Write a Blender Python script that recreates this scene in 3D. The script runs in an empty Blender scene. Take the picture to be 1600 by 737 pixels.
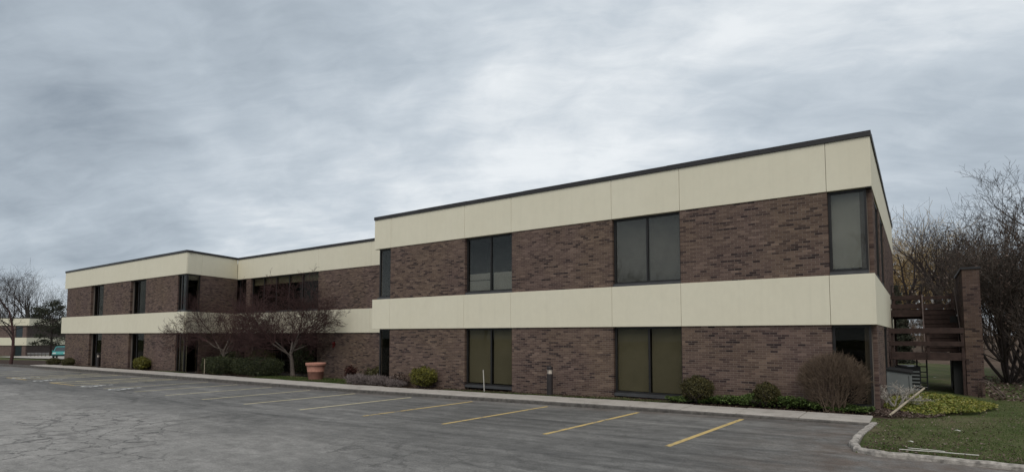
import bpy, math, random
import numpy as np
from mathutils import Vector, Matrix, noise as mnoise

SC = bpy.context.scene
COL = SC.collection
PI = math.pi
RNG = np.random.default_rng(7)
random.seed(7)

# ------------------------------------------------------------------ camera
EYE = 2.16
cam_d = bpy.data.cameras.new("camera")
cam = bpy.data.objects.new("camera", cam_d)
COL.objects.link(cam)
cam.location = (0.0, 0.0, EYE)
cam.rotation_euler = (PI / 2 + math.radians(3.600), 0.0, math.radians(35.396))
cam_d.sensor_width = 36.0
cam_d.lens = 36.0 * 890.0 / 1600.0
cam_d.shift_y = 0.0616
cam_d.clip_start = 0.1
cam_d.clip_end = 3000.0
SC.camera = cam

# ------------------------------------------------------------------ world: overcast sky
SUN_EL, SUN_AZ = math.radians(50), math.radians(152)      # azimuth measured from +Y towards +X
world = bpy.data.worlds.new("World")
SC.world = world
world.use_nodes = True
wn, wl = world.node_tree.nodes, world.node_tree.links
wn.clear()


def N(tree, typ, **kw):
    n = tree.nodes.new(typ)
    for k, v in kw.items():
        if k.startswith("i_"):
            key = k[2:]
            n.inputs[int(key) if key.isdigit() else key].default_value = v
        else:
            setattr(n, k, v)
    return n


def math_node(tree, op, a, b=None, clamp=False):
    n = tree.nodes.new("ShaderNodeMath")
    n.operation = op
    n.use_clamp = clamp
    for i, v in enumerate((a, b)):
        if v is None:
            continue
        if isinstance(v, (int, float)):
            n.inputs[i].default_value = v
        else:
            tree.links.new(v, n.inputs[i])
    return n.outputs[0]


def ramp_node(tree, fac, stops, interp="LINEAR"):
    r = tree.nodes.new("ShaderNodeValToRGB")
    r.color_ramp.interpolation = interp
    el = r.color_ramp.elements
    while len(el) < len(stops):
        el.new(0.5)
    for e, (p, c) in zip(el, stops):
        e.position = p
        e.color = (c[0], c[1], c[2], 1.0) if not isinstance(c, (int, float)) else (c, c, c, 1.0)
    if fac is not None:
        tree.links.new(fac, r.inputs[0])
    return r.outputs[0]


def mix_col(tree, fac, a, b, mode="MIX"):
    m = tree.nodes.new("ShaderNodeMix")
    m.data_type = "RGBA"
    m.blend_type = mode
    for sock, v in ((m.inputs[0], fac), (m.inputs[6], a), (m.inputs[7], b)):
        if isinstance(v, (int, float)):
            sock.default_value = v
        elif isinstance(v, tuple):
            sock.default_value = (v[0], v[1], v[2], 1.0)
        else:
            tree.links.new(v, sock)
    return m.outputs[2]


def noise_node(tree, vec, scale, detail=4.0, rough=0.55, dist=0.0, out=0):
    n = N(tree, "ShaderNodeTexNoise")
    n.inputs["Scale"].default_value = scale
    n.inputs["Detail"].default_value = detail
    n.inputs["Roughness"].default_value = rough
    n.inputs["Distortion"].default_value = dist
    if vec is not None:
        tree.links.new(vec, n.inputs["Vector"])
    return n.outputs[out]


def mapping_node(tree, vec, scale=(1, 1, 1), rot=(0, 0, 0), loc=(0, 0, 0)):
    m = N(tree, "ShaderNodeMapping")
    m.inputs["Scale"].default_value = scale
    m.inputs["Rotation"].default_value = rot
    m.inputs["Location"].default_value = loc
    tree.links.new(vec, m.inputs["Vector"])
    return m.outputs[0]


SKY_X, SKY_Y = 9.0, 5.0


def build_world():
    t = world.node_tree
    out = N(t, "ShaderNodeOutputWorld")
    sky = N(t, "ShaderNodeTexSky")
    sky.sky_type = "NISHITA"
    sky.sun_disc = False
    sky.sun_elevation = SUN_EL
    sky.sun_rotation = SUN_AZ
    bg_sky = N(t, "ShaderNodeBackground")
    bg_sky.inputs[1].default_value = 0.06
    t.links.new(sky.outputs[0], bg_sky.inputs[0])
    tc = N(t, "ShaderNodeTexCoord")
    sep = N(t, "ShaderNodeSeparateXYZ")
    t.links.new(tc.outputs["Generated"], sep.inputs[0])
    zz = math_node(t, "ADD", math_node(t, "MAXIMUM", sep.outputs[2], 0.0), 0.30)
    comb = N(t, "ShaderNodeCombineXYZ")
    t.links.new(math_node(t, "DIVIDE", sep.outputs[0], zz), comb.inputs[0])
    t.links.new(math_node(t, "DIVIDE", sep.outputs[1], zz), comb.inputs[1])
    base = mapping_node(t, comb.outputs[0], rot=(0, 0, math.radians(-40)), scale=(1.0, 1.3, 1.0), loc=(2.3, 1.9, 0))
    warp = N(t, "ShaderNodeVectorMath", operation="SCALE")
    warp.inputs["Scale"].default_value = 0.30
    t.links.new(noise_node(t, base, 1.6, 3, 0.55, 0, 1), warp.inputs[0])
    wv = N(t, "ShaderNodeVectorMath", operation="ADD")
    t.links.new(base, wv.inputs[0])
    t.links.new(warp.outputs[0], wv.inputs[1])
    wb = wv.outputs[0]
    big = noise_node(t, mapping_node(t, wb, loc=(SKY_X, SKY_Y, 0)), 0.80, 3, 0.5, 0.0)
    mid = noise_node(t, mapping_node(t, wb, loc=(7, 3, 1)), 2.1, 8, 0.54, 0.1)
    fine = noise_node(t, mapping_node(t, wb, scale=(1.0, 2.6, 1.0), rot=(0, 0, 0.25)), 6.0, 8, 0.62, 0.3)
    v = math_node(t, "ADD", math_node(t, "MULTIPLY", big, 0.57), math_node(t, "MULTIPLY", mid, 0.36))
    v = math_node(t, "ADD", v, math_node(t, "MULTIPLY", fine, 0.10))
    col = ramp_node(t, v, [(0.30, (0.225, 0.275, 0.335)), (0.38, (0.36, 0.417, 0.478)), (0.46, (0.475, 0.54, 0.605)),
                           (0.53, (0.605, 0.668, 0.728)), (0.62, (0.86, 0.90, 0.93)), (0.72, (0.95, 0.98, 1.0))])
    bg_c = N(t, "ShaderNodeBackground")
    bg_c.inputs[1].default_value = 1.0
    t.links.new(col, bg_c.inputs[0])
    mx = N(t, "ShaderNodeMixShader")
    mx.inputs[0].default_value = 0.94
    t.links.new(bg_sky.outputs[0], mx.inputs[1])
    t.links.new(bg_c.outputs[0], mx.inputs[2])
    t.links.new(mx.outputs[0], out.inputs[0])


build_world()

sun_d = bpy.data.lights.new("sun", "SUN")
sun_d.energy = 1.75
sun_d.angle = math.radians(40)
sun_d.color = (1.0, 0.95, 0.86)
sun = bpy.data.objects.new("sun", sun_d)
COL.objects.link(sun)
sdir = Vector((math.sin(SUN_AZ) * math.cos(SUN_EL), math.cos(SUN_AZ) * math.cos(SUN_EL), math.sin(SUN_EL)))
sun.rotation_euler = (-sdir).to_track_quat("-Z", "Y").to_euler()
sun.location = (0, -20, 40)

SC.view_settings.view_transform = "Standard"
SC.view_settings.look = "None"
SC.view_settings.exposure = 0.0
SC.view_settings.gamma = 1.0
SC.view_settings.use_curve_mapping = False
SC.cycles.max_bounces = 6
SC.cycles.transparent_max_bounces = 12


# ------------------------------------------------------------------ materials
def new_mat(name):
    m = bpy.data.materials.new(name)
    m.use_nodes = True
    t = m.node_tree
    b = t.nodes["Principled BSDF"]
    return m, t, b


def set_col(t, b, c):
    if isinstance(c, tuple):
        b.inputs["Base Color"].default_value = (c[0], c[1], c[2], 1)
    else:
        t.links.new(c, b.inputs["Base Color"])


def bump(t, b, h, strength=0.3, dist=0.02):
    n = N(t, "ShaderNodeBump")
    n.inputs["Strength"].default_value = strength
    n.inputs["Distance"].default_value = dist
    t.links.new(h, n.inputs["Height"])
    t.links.new(n.outputs[0], b.inputs["Normal"])


def pos_of(t):
    return N(t, "ShaderNodeNewGeometry").outputs["Position"]


def obj_of(t):
    return N(t, "ShaderNodeTexCoord").outputs["Object"]


def attr(t, name):
    a = N(t, "ShaderNodeAttribute")
    a.attribute_name = name
    return a.outputs["Fac"]


def simple_mat(name, c, rough=0.8, var=0.25, scale=6.0, bumpy=0.0, metallic=0.0, spec=0.3):
    m, t, b = new_mat(name)
    p = obj_of(t)
    n = noise_node(t, p, scale, 6, 0.6)
    lo = tuple(x * (1 - var) for x in c)
    hi = tuple(min(1, x * (1 + var)) for x in c)
    set_col(t, b, ramp_node(t, n, [(0.3, lo), (0.7, hi)]))
    b.inputs["Roughness"].default_value = rough
    b.inputs["Metallic"].default_value = metallic
    b.inputs["Specular IOR Level"].default_value = spec
    if bumpy:
        bump(t, b, noise_node(t, p, scale * 6, 4), bumpy)
    return m


def tone_mat(name, stops, rough=0.8, spec=0.2, trans=0.0, var=None):
    """colour from the per-face tone of each brick / leaf / blade, plus slow change over the place"""
    m, t, b = new_mat(name)
    p = pos_of(t)
    tone = attr(t, "tone")
    if var:
        n = noise_node(t, p, var[0], 3, 0.6)
        tone = math_node(t, "ADD", tone, math_node(t, "MULTIPLY", math_node(t, "SUBTRACT", n, 0.5), var[1]), clamp=True)
    set_col(t, b, ramp_node(t, tone, stops))
    b.inputs["Roughness"].default_value = rough
    b.inputs["Specular IOR Level"].default_value = spec
    if trans:
        out = t.nodes["Material Output"]
        tr = N(t, "ShaderNodeBsdfTranslucent")
        t.links.new(ramp_node(t, tone, stops), tr.inputs[0])
        mx = N(t, "ShaderNodeMixShader")
        mx.inputs[0].default_value = trans
        t.links.new(b.outputs[0], mx.inputs[1])
        t.links.new(tr.outputs[0], mx.inputs[2])
        t.links.new(mx.outputs[0], out.inputs[0])
    return m


def mat_brick():
    m, t, b = new_mat("brick")
    p = pos_of(t)
    tone = attr(t, "tone")
    n = noise_node(t, p, 0.55, 3, 0.55)
    tone2 = math_node(t, "ADD", tone, math_node(t, "MULTIPLY", math_node(t, "SUBTRACT", n, 0.5), 0.30), clamp=True)
    c = ramp_node(t, tone2, [(0.0, (0.026, 0.018, 0.018)), (0.18, (0.048, 0.033, 0.031)), (0.30, (0.090, 0.061, 0.051)),
                             (0.62, (0.130, 0.091, 0.073)), (1.0, (0.194, 0.140, 0.111))])
    hue = noise_node(t, mapping_node(t, p, loc=(4, 9, 2)), 0.45, 3)
    c = mix_col(t, 1.0, c, ramp_node(t, hue, [(0.36, (1.01, 0.985, 0.91)), (0.64, (0.96, 0.915, 0.97))]), "MULTIPLY")
    g = noise_node(t, p, 60, 3, 0.7)
    c = mix_col(t, 0.35, c, ramp_node(t, g, [(0.25, 0.45), (0.75, 1.35)]), "MULTIPLY")
    set_col(t, b, c)
    b.inputs["Roughness"].default_value = 0.9
    b.inputs["Specular IOR Level"].default_value = 0.2
    bump(t, b, g, 0.3, 0.004)
    return m


def mat_mortar():
    m, t, b = new_mat("mortar")
    p = pos_of(t)
    n = noise_node(t, p, 1.2, 5, 0.6)
    set_col(t, b, ramp_node(t, n, [(0.3, (0.17, 0.136, 0.113)), (0.7, (0.24, 0.195, 0.165))]))
    b.inputs["Roughness"].default_value = 0.95
    return m


def mat_cream():
    m, t, b = new_mat("cream_concrete")
    p = pos_of(t)
    n = noise_node(t, p, 0.5, 5, 0.6)
    c = ramp_node(t, n, [(0.3, (0.655, 0.612, 0.482)), (0.7, (0.68, 0.637, 0.508))])
    fine = noise_node(t, mapping_node(t, p, scale=(1.3, 1.3, 0.9)), 3.5, 8, 0.7)
    c = mix_col(t, 1.0, c, ramp_node(t, fine, [(0.3, 0.955), (0.62, 1.0)]), "MULTIPLY")
    drip = noise_node(t, mapping_node(t, p, scale=(5.5, 5.5, 0.12)), 1.0, 5, 0.65)
    c = mix_col(t, 1.0, c, ramp_node(t, drip, [(0.26, 0.965), (0.5, 1.0)]), "MULTIPLY")
    stain = noise_node(t, mapping_node(t, p, loc=(2, 2, 2)), 0.22, 3, 0.7)
    c = mix_col(t, ramp_node(t, stain, [(0.58, 0.0), (0.80, 0.18)]), c, (0.50, 0.43, 0.32))
    set_col(t, b, c)
    b.inputs["Roughness"].default_value = 0.85
    b.inputs["Specular IOR Level"].default_value = 0.2
    bump(t, b, noise_node(t, p, 45, 4, 0.7), 0.18, 0.006)
    return m


def mat_glass(name, tint, ior, rough=0.01, wob=0.0):
    m, t, b = new_mat(name)
    t.nodes.remove(b)
    out = t.nodes["Material Output"]
    tr = N(t, "ShaderNodeBsdfTransparent")
    tr.inputs[0].default_value = (*tint, 1)
    gl = N(t, "ShaderNodeBsdfGlossy")
    gl.inputs["Roughness"].default_value = rough
    gl.inputs["Color"].default_value = (0.90, 0.90, 0.88, 1)
    fr = N(t, "ShaderNodeFresnel")
    fr.inputs[0].default_value = ior
    bm = N(t, "ShaderNodeBump")
    bm.inputs["Strength"].default_value = wob
    bm.inputs["Distance"].default_value = 0.02
    t.links.new(noise_node(t, pos_of(t), 0.9, 2), bm.inputs["Height"])
    t.links.new(bm.outputs[0], gl.inputs["Normal"])
    mx = N(t, "ShaderNodeMixShader")
    geo = N(t, "ShaderNodeNewGeometry")
    t.links.new(math_node(t, "MULTIPLY", fr.outputs[0], math_node(t, "SUBTRACT", 1.0, geo.outputs["Backfacing"])), mx.inputs[0])
    t.links.new(tr.outputs[0], mx.inputs[1])
    t.links.new(gl.outputs[0], mx.inputs[2])
    t.links.new(mx.outputs[0], out.inputs[0])
    return m


def mat_asphalt():
    m, t, b = new_mat("worn_asphalt")
    p = pos_of(t)
    big = noise_node(t, mapping_node(t, p, scale=(0.05, 0.11, 1)), 1.0, 4, 0.6, 0.4)
    streak = noise_node(t, mapping_node(t, p, scale=(0.22, 2.2, 1), rot=(0, 0, 0.03)), 1.0, 7, 0.66, 0.5)
    v = math_node(t, "ADD", math_node(t, "MULTIPLY", big, 0.5), math_node(t, "MULTIPLY", streak, 0.5))
    c = ramp_node(t, v, [(0.33, (0.060, 0.059, 0.059)), (0.45, (0.106, 0.103, 0.100)), (0.55, (0.158, 0.153, 0.147)), (0.68, (0.25, 0.24, 0.227))])
    # worn drive aisle away from the stalls is older and paler
    sep = N(t, "ShaderNodeSeparateXYZ")
    t.links.new(p, sep.inputs[0])
    wob = math_node(t, "MULTIPLY", noise_node(t, p, 0.30, 4, 0.6, 0.3), 5.0)
    edge = math_node(t, "ADD", sep.outputs[1], wob)
    aisle = N(t, "ShaderNodeMapRange")
    aisle.inputs[1].default_value = 12.5
    aisle.inputs[2].default_value = 9.2
    t.links.new(edge, aisle.inputs[0])
    west = N(t, "ShaderNodeMapRange")
    west.inputs[1].default_value = -1.0
    west.inputs[2].default_value = -8.0
    t.links.new(math_node(t, "ADD", sep.outputs[0], wob), west.inputs[0])
    fac = math_node(t, "MULTIPLY", math_node(t, "MULTIPLY", aisle.outputs[0], west.outputs[0]), 0.75)
    c = mix_col(t, fac, c, mix_col(t, streak, (0.208, 0.199, 0.188), (0.30, 0.287, 0.271)))
    # brown grit washed up beside the kerb corner and along the gutter
    grit = noise_node(t, p, 1.1, 6, 0.7)
    gx = N(t, "ShaderNodeMapRange")
    gx.inputs[1].default_value = -3.6
    gx.inputs[2].default_value = -1.2
    t.links.new(sep.outputs[0], gx.inputs[0])
    gy = N(t, "ShaderNodeMapRange")
    gy.inputs[1].default_value = 15.1
    gy.inputs[2].default_value = 15.9
    t.links.new(sep.outputs[1], gy.inputs[0])
    gm = math_node(t, "MULTIPLY", math_node(t, "MAXIMUM", gx.outputs[0], math_node(t, "MULTIPLY", gy.outputs[0], 0.8)),
                   ramp_node(t, grit, [(0.36, 0.0), (0.62, 0.85)]))
    c = mix_col(t, gm, c, (0.105, 0.080, 0.066))
    # cracks
    w = N(t, "ShaderNodeVectorMath", operation="ADD")
    sc = N(t, "ShaderNodeVectorMath", operation="SCALE")
    sc.inputs["Scale"].default_value = 0.9
    t.links.new(noise_node(t, p, 1.7, 5, 0.65, 0, 1), sc.inputs[0])
    t.links.new(p, w.inputs[0])
    t.links.new(sc.outputs[0], w.inputs[1])

    def crack(scale, wd, seed):
        vo = N(t, "ShaderNodeTexVoronoi", feature="DISTANCE_TO_EDGE")
        vo.inputs["Scale"].default_value = scale
        t.links.new(mapping_node(t, w.outputs[0], loc=(seed, seed * 2, 0), scale=(0.8, 1.25, 0.0001)), vo.inputs["Vector"])
        return ramp_node(t, vo.outputs["Distance"], [(0.0, 1.0), (wd * 0.55, 0.85), (wd, 0.0)])
    m1 = ramp_node(t, noise_node(t, mapping_node(t, p, scale=(0.10, 0.20, 1), loc=(1.7, 0.6, 0)), 1.0, 3, 0.6), [(0.45, 0.0), (0.53, 1.0)])
    m2 = ramp_node(t, noise_node(t, mapping_node(t, p, scale=(0.05, 0.06, 1), loc=(8.2, 4.1, 0)), 1.0, 3, 0.6), [(0.50, 0.0), (0.57, 0.8)])
    near = math_node(t, "MULTIPLY", m1, math_node(t, "ADD", math_node(t, "MULTIPLY", fac, 1.2), 0.15))
    k = math_node(t, "MAXIMUM", math_node(t, "MULTIPLY", crack(1.35, 0.040, 3.0), near), math_node(t, "MULTIPLY", crack(0.20, 0.014, 8.0), m2))
    c = mix_col(t, math_node(t, "MULTIPLY", k, 0.66), c, (0.028, 0.027, 0.027))
    agg = noise_node(t, p, 34, 5, 0.85)
    c = mix_col(t, 0.85, c, ramp_node(t, agg, [(0.30, 0.45), (0.70, 1.55)]), "MULTIPLY")
    blot = noise_node(t, mapping_node(t, p, scale=(1.0, 1.6, 1), loc=(3, 7, 0)), 2.4, 8, 0.72, 0.3)
    c = mix_col(t, 0.8, c, ramp_node(t, blot, [(0.32, 0.66), (0.68, 1.30)]), "MULTIPLY")
    pv = N(t, "ShaderNodeTexVoronoi", feature="F1", distance="CHEBYCHEV")
    pv.inputs["Scale"].default_value = 0.16
    t.links.new(mapping_node(t, p, scale=(0.8, 1.7, 0.0001), rot=(0, 0, 0.05)), pv.inputs["Vector"])
    c = mix_col(t, 0.7, c, ramp_node(t, pv.outputs["Color"], [(0.0, 0.80), (1.0, 1.18)]), "MULTIPLY")
    set_col(t, b, c)
    b.inputs["Roughness"].default_value = 0.85
    b.inputs["Specular IOR Level"].default_value = 0.25
    h = math_node(t, "SUBTRACT", agg, math_node(t, "MULTIPLY", k, 2.0))
    bump(t, b, h, 0.35, 0.01)
    return m


def mat_paint(name, col, wear):
    m, t, b = new_mat(name)
    p = pos_of(t)
    n = noise_node(t, mapping_node(t, p, scale=(1, 0.6, 1)), 9.0, 8, 0.75)
    n2 = noise_node(t, p, 0.5, 3, 0.6)
    k = math_node(t, "ADD", math_node(t, "MULTIPLY", n, 0.65), math_node(t, "MULTIPLY", n2, 0.35))
    f = ramp_node(t, k, [(wear - 0.05, 0.0), (wear + 0.05, 1.0)])
    set_col(t, b, mix_col(t, f, (0.125, 0.122, 0.115), col))
    b.inputs["Roughness"].default_value = 0.85
    b.inputs["Specular IOR Level"].default_value = 0.2
    return m


def mat_concrete():
    m, t, b = new_mat("pavement_concrete")
    p = pos_of(t)
    n = noise_node(t, p, 0.7, 6, 0.65)
    c = ramp_node(t, n, [(0.3, (0.30, 0.272, 0.245)), (0.7, (0.40, 0.366, 0.335))])
    c = mix_col(t, 0.5, c, ramp_node(t, noise_node(t, p, 40, 3, 0.8), [(0.3, 0.65), (0.7, 1.3)]), "MULTIPLY")
    sep = N(t, "ShaderNodeSeparateXYZ")
    t.links.new(N(t, "ShaderNodeNewGeometry").outputs["Normal"], sep.inputs[0])
    dirt = noise_node(t, p, 2.5, 6, 0.7)
    c = mix_col(t, ramp_node(t, dirt, [(0.5, 0.0), (0.75, 0.55)]), c, (0.12, 0.10, 0.085))
    set_col(t, b, c)
    b.inputs["Roughness"].default_value = 0.9
    bump(t, b, noise_node(t, p, 50, 3, 0.8), 0.25, 0.006)
    return m


def mat_ground():
    """grass, mulch in the planting strip and brown litter under the woods"""
    m, t, b = new_mat("grass_and_mulch")
    p = pos_of(t)
    sep = N(t, "ShaderNodeSeparateXYZ")
    t.links.new(p, sep.inputs[0])
    n1 = noise_node(t, p, 0.45, 5, 0.62)
    n2 = noise_node(t, p, 14, 5, 0.75)
    v = math_node(t, "ADD", math_node(t, "MULTIPLY", n1, 0.6), math_node(t, "MULTIPLY", n2, 0.4))
    grass = ramp_node(t, v, [(0.32, (0.036, 0.048, 0.016)), (0.46, (0.060, 0.076, 0.026)), (0.55, (0.095, 0.095, 0.046)), (0.66, (0.125, 0.10, 0.068))])
    litter = ramp_node(t, v, [(0.3, (0.045, 0.032, 0.024)), (0.5, (0.088, 0.062, 0.046)), (0.7, (0.15, 0.11, 0.08))])
    mulch = ramp_node(t, n2, [(0.3, (0.018, 0.012, 0.010)), (0.7, (0.060, 0.040, 0.030))])

    def rng(sock, a, bb):
        r = N(t, "ShaderNodeMapRange")
        r.inputs[1].default_value = a
        r.inputs[2].default_value = bb
        t.links.new(sock, r.inputs[0])
        return r.outputs[0]
    wx = math_node(t, "ADD", sep.outputs[0], math_node(t, "MULTIPLY", math_node(t, "SUBTRACT", n1, 0.5), 3.0))
    wy = math_node(t, "ADD", sep.outputs[1], math_node(t, "MULTIPLY", math_node(t, "SUBTRACT", n1, 0.5), 3.0))
    bed = math_node(t, "MULTIPLY", math_node(t, "MULTIPLY", rng(wx, 0.3, -0.6), rng(sep.outputs[1], 17.0, 17.25)), rng(wy, 26.0, 24.5))
    patch = math_node(t, "MULTIPLY", rng(noise_node(t, mapping_node(t, p, scale=(0.22, 0.6, 1), loc=(5.5, 0, 0)), 1.0, 2), 0.50, 0.56),
                      math_node(t, "MULTIPLY", rng(wx, -6.5, -7.5), rng(wx, -58.0, -56.0)))
    bed = math_node(t, "MULTIPLY", bed, math_node(t, "SUBTRACT", 1.0, patch))
    c = mix_col(t, bed, grass, mulch)
    woods = math_node(t, "MULTIPLY", rng(wy, 51.0, 54.0), rng(wx, -60.0, -40.0))
    woods = math_node(t, "MAXIMUM", woods, math_node(t, "MULTIPLY", rng(wx, 3.2, 4.2), rng(wy, 23.5, 25.0)))
    c = mix_col(t, woods, c, litter)
    set_col(t, b, c)
    b.inputs["Roughness"].default_value = 0.95
    b.inputs["Specular IOR Level"].default_value = 0.1
    bump(t, b, n2, 0.6, 0.04)
    return m


M = dict(
    brick=mat_brick(), mortar=mat_mortar(), cream=mat_cream(), asphalt=mat_asphalt(), concrete=mat_concrete(), ground=mat_ground(),
    coping=simple_mat("dark_bronze_metal", (0.028, 0.026, 0.027), 0.5, 0.15, 2.0),
    frame=simple_mat("black_bronze_frame", (0.018, 0.017, 0.017), 0.45, 0.2, 3.0),
    sill=simple_mat("grey_metal_sill", (0.055, 0.055, 0.058), 0.5, 0.2, 3.0),
    glass=mat_glass("tinted_glass", (0.66, 0.655, 0.62), 1.45, 0.012, 0.05),
    mirror=mat_glass("reflective_glass", (0.68, 0.68, 0.66), 2.35, 0.02, 0.10),
    blind=simple_mat("olive_roller_blind", (0.38, 0.345, 0.255), 0.9, 0.10, 1.0),
    blind_grey=simple_mat("grey_roller_blind", (0.62, 0.61, 0.56), 0.9, 0.08, 1.0),
    drape=simple_mat("grey_drape", (0.19, 0.185, 0.175), 0.9, 0.30, 1.6),
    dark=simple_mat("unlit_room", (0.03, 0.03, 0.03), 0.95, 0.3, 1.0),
    roof=simple_mat("roof_membrane", (0.12, 0.12, 0.12), 0.9, 0.2, 1.0),
    bronze=simple_mat("bronze_panel", (0.060, 0.042, 0.038), 0.6, 0.2, 2.0),
    yellow=mat_paint("yellow_line_paint", (0.47, 0.345, 0.145), 0.445),
    faded=mat_paint("faded_line_paint", (0.50, 0.44, 0.29), 0.40),
    white=mat_paint("white_line_paint", (0.62, 0.62, 0.61), 0.41),
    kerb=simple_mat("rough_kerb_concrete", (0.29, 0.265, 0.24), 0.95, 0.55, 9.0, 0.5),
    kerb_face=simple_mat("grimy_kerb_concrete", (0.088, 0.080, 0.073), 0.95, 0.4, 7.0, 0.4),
    bark_dark=simple_mat("dark_bark", (0.040, 0.030, 0.027), 0.95, 0.35, 8.0),
    bark_red=simple_mat("reddish_twig_bark", (0.058, 0.030, 0.028), 0.95, 0.3, 8.0),
    bark_pale=simple_mat("pale_grey_bark", (0.105, 0.086, 0.074), 0.95, 0.4, 10.0, 0.5),
    bark_grey=simple_mat("grey_brown_bark", (0.075, 0.060, 0.050), 0.95, 0.35, 6.0),
    bark_far=simple_mat("far_grey_bark", (0.055, 0.047, 0.043), 0.95, 0.3, 2.0),
    silver=simple_mat("bleached_dead_wood", (0.34, 0.31, 0.275), 0.9, 0.3, 8.0),
    willow=simple_mat("yellow_willow_twig", (0.36, 0.255, 0.115), 0.9, 0.3, 3.0),
    tan_twig=simple_mat("tan_twig", (0.12, 0.085, 0.060), 0.9, 0.35, 6.0),
    leaf_yellow=tone_mat("yellow_green_leaf", [(0, (0.028, 0.030, 0.008)), (0.5, (0.11, 0.105, 0.018)), (1, (0.23, 0.21, 0.035))], 0.6, 0.3, 0.2),
    leaf_olive=tone_mat("olive_leaf", [(0, (0.022, 0.022, 0.009)), (0.6, (0.072, 0.065, 0.022)), (1, (0.125, 0.105, 0.035))], 0.6, 0.3, 0.2),
    leaf_dark=tone_mat("dark_green_leaf", [(0, (0.013, 0.018, 0.007)), (0.6, (0.038, 0.046, 0.017)), (1, (0.085, 0.088, 0.032))], 0.6, 0.3, 0.15),
    leaf_ever=tone_mat("evergreen_needle", [(0, (0.014, 0.016, 0.010)), (0.6, (0.034, 0.038, 0.023)), (1, (0.064, 0.062, 0.040))], 0.7, 0.2, 0.1),
    leaf_cover=tone_mat("ground_cover_leaf", [(0, (0.024, 0.040, 0.010)), (0.55, (0.070, 0.108, 0.026)), (1, (0.15, 0.21, 0.055))], 0.55, 0.3, 0.2),
    leaf_varieg=tone_mat("variegated_leaf", [(0, (0.06, 0.075, 0.012)), (0.45, (0.15, 0.18, 0.030)), (0.8, (0.30, 0.26, 0.055)), (1, (0.42, 0.37, 0.16))], 0.55, 0.3, 0.2, (0.9, 0.5)),
    leaf_dry=tone_mat("dry_leaf", [(0, (0.045, 0.030, 0.024)), (0.6, (0.10, 0.070, 0.056)), (1, (0.30, 0.24, 0.21))], 0.8, 0.1, 0.15),
    leaf_red=tone_mat("red_leaf", [(0, (0.03, 0.012, 0.010)), (1, (0.075, 0.026, 0.020))], 0.7, 0.2, 0.15),
    heather=tone_mat("grey_lilac_stem", [(0, (0.085, 0.066, 0.062)), (1, (0.30, 0.25, 0.24))], 0.9, 0.1, 0.2),
    grass=tone_mat("grass_blade", [(0, (0.026, 0.046, 0.010)), (0.50, (0.062, 0.104, 0.022)), (0.70, (0.105, 0.120, 0.042)), (1, (0.21, 0.165, 0.105))], 0.7, 0.2, 0.25, (0.75, 1.5)),
    chips=tone_mat("mulch_chip", [(0, (0.02, 0.014, 0.011)), (0.8, (0.075, 0.05, 0.036)), (1, (0.19, 0.14, 0.10))], 0.9, 0.1),
    terracotta=simple_mat("terracotta", (0.36, 0.175, 0.13), 0.85, 0.22, 4.0, 0.15),
    soil=simple_mat("potting_soil", (0.03, 0.02, 0.016), 0.95, 0.4, 20.0),
    bollard=simple_mat("brown_bollard_metal", (0.030, 0.025, 0.025), 0.5, 0.2, 3.0),
    lens=simple_mat("frosted_bollard_lens", (0.48, 0.42, 0.36), 0.4, 0.1, 3.0),
    black=simple_mat("black_metal", (0.012, 0.012, 0.012), 0.5, 0.2, 3.0),
    deck=simple_mat("red_brown_stained_timber", (0.043, 0.026, 0.022), 0.85, 0.4, 5.0),
    rust=simple_mat("brown_painted_pipe", (0.085, 0.06, 0.052), 0.6, 0.3, 8.0),
    cabinet=simple_mat("grey_cabinet_paint", (0.15, 0.162, 0.162), 0.6, 0.12, 2.0),
    wood_pole=simple_mat("weathered_wood_pole", (0.34, 0.285, 0.215), 0.85, 0.25, 6.0),
    white_plastic=simple_mat("white_plastic", (0.46, 0.44, 0.40), 0.5, 0.12, 4.0),
    red=simple_mat("red_alarm_paint", (0.13, 0.016, 0.014), 0.5, 0.2, 4.0),
    teal=simple_mat("teal_car_paint", (0.02, 0.22, 0.21), 0.3, 0.1, 2.0, spec=0.5),
    car_glass=simple_mat("dark_car_glass", (0.02, 0.03, 0.035), 0.08, 0.1, 2.0, spec=0.5),
    rubber=simple_mat("tyre_rubber", (0.02, 0.02, 0.02), 0.85, 0.2, 6.0),
    chrome=simple_mat("pale_metal", (0.5, 0.5, 0.5), 0.3, 0.1, 4.0, metallic=0.8),
    lamp=simple_mat("car_lamp_lens", (0.65, 0.65, 0.62), 0.2, 0.1, 4.0),
)


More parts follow.
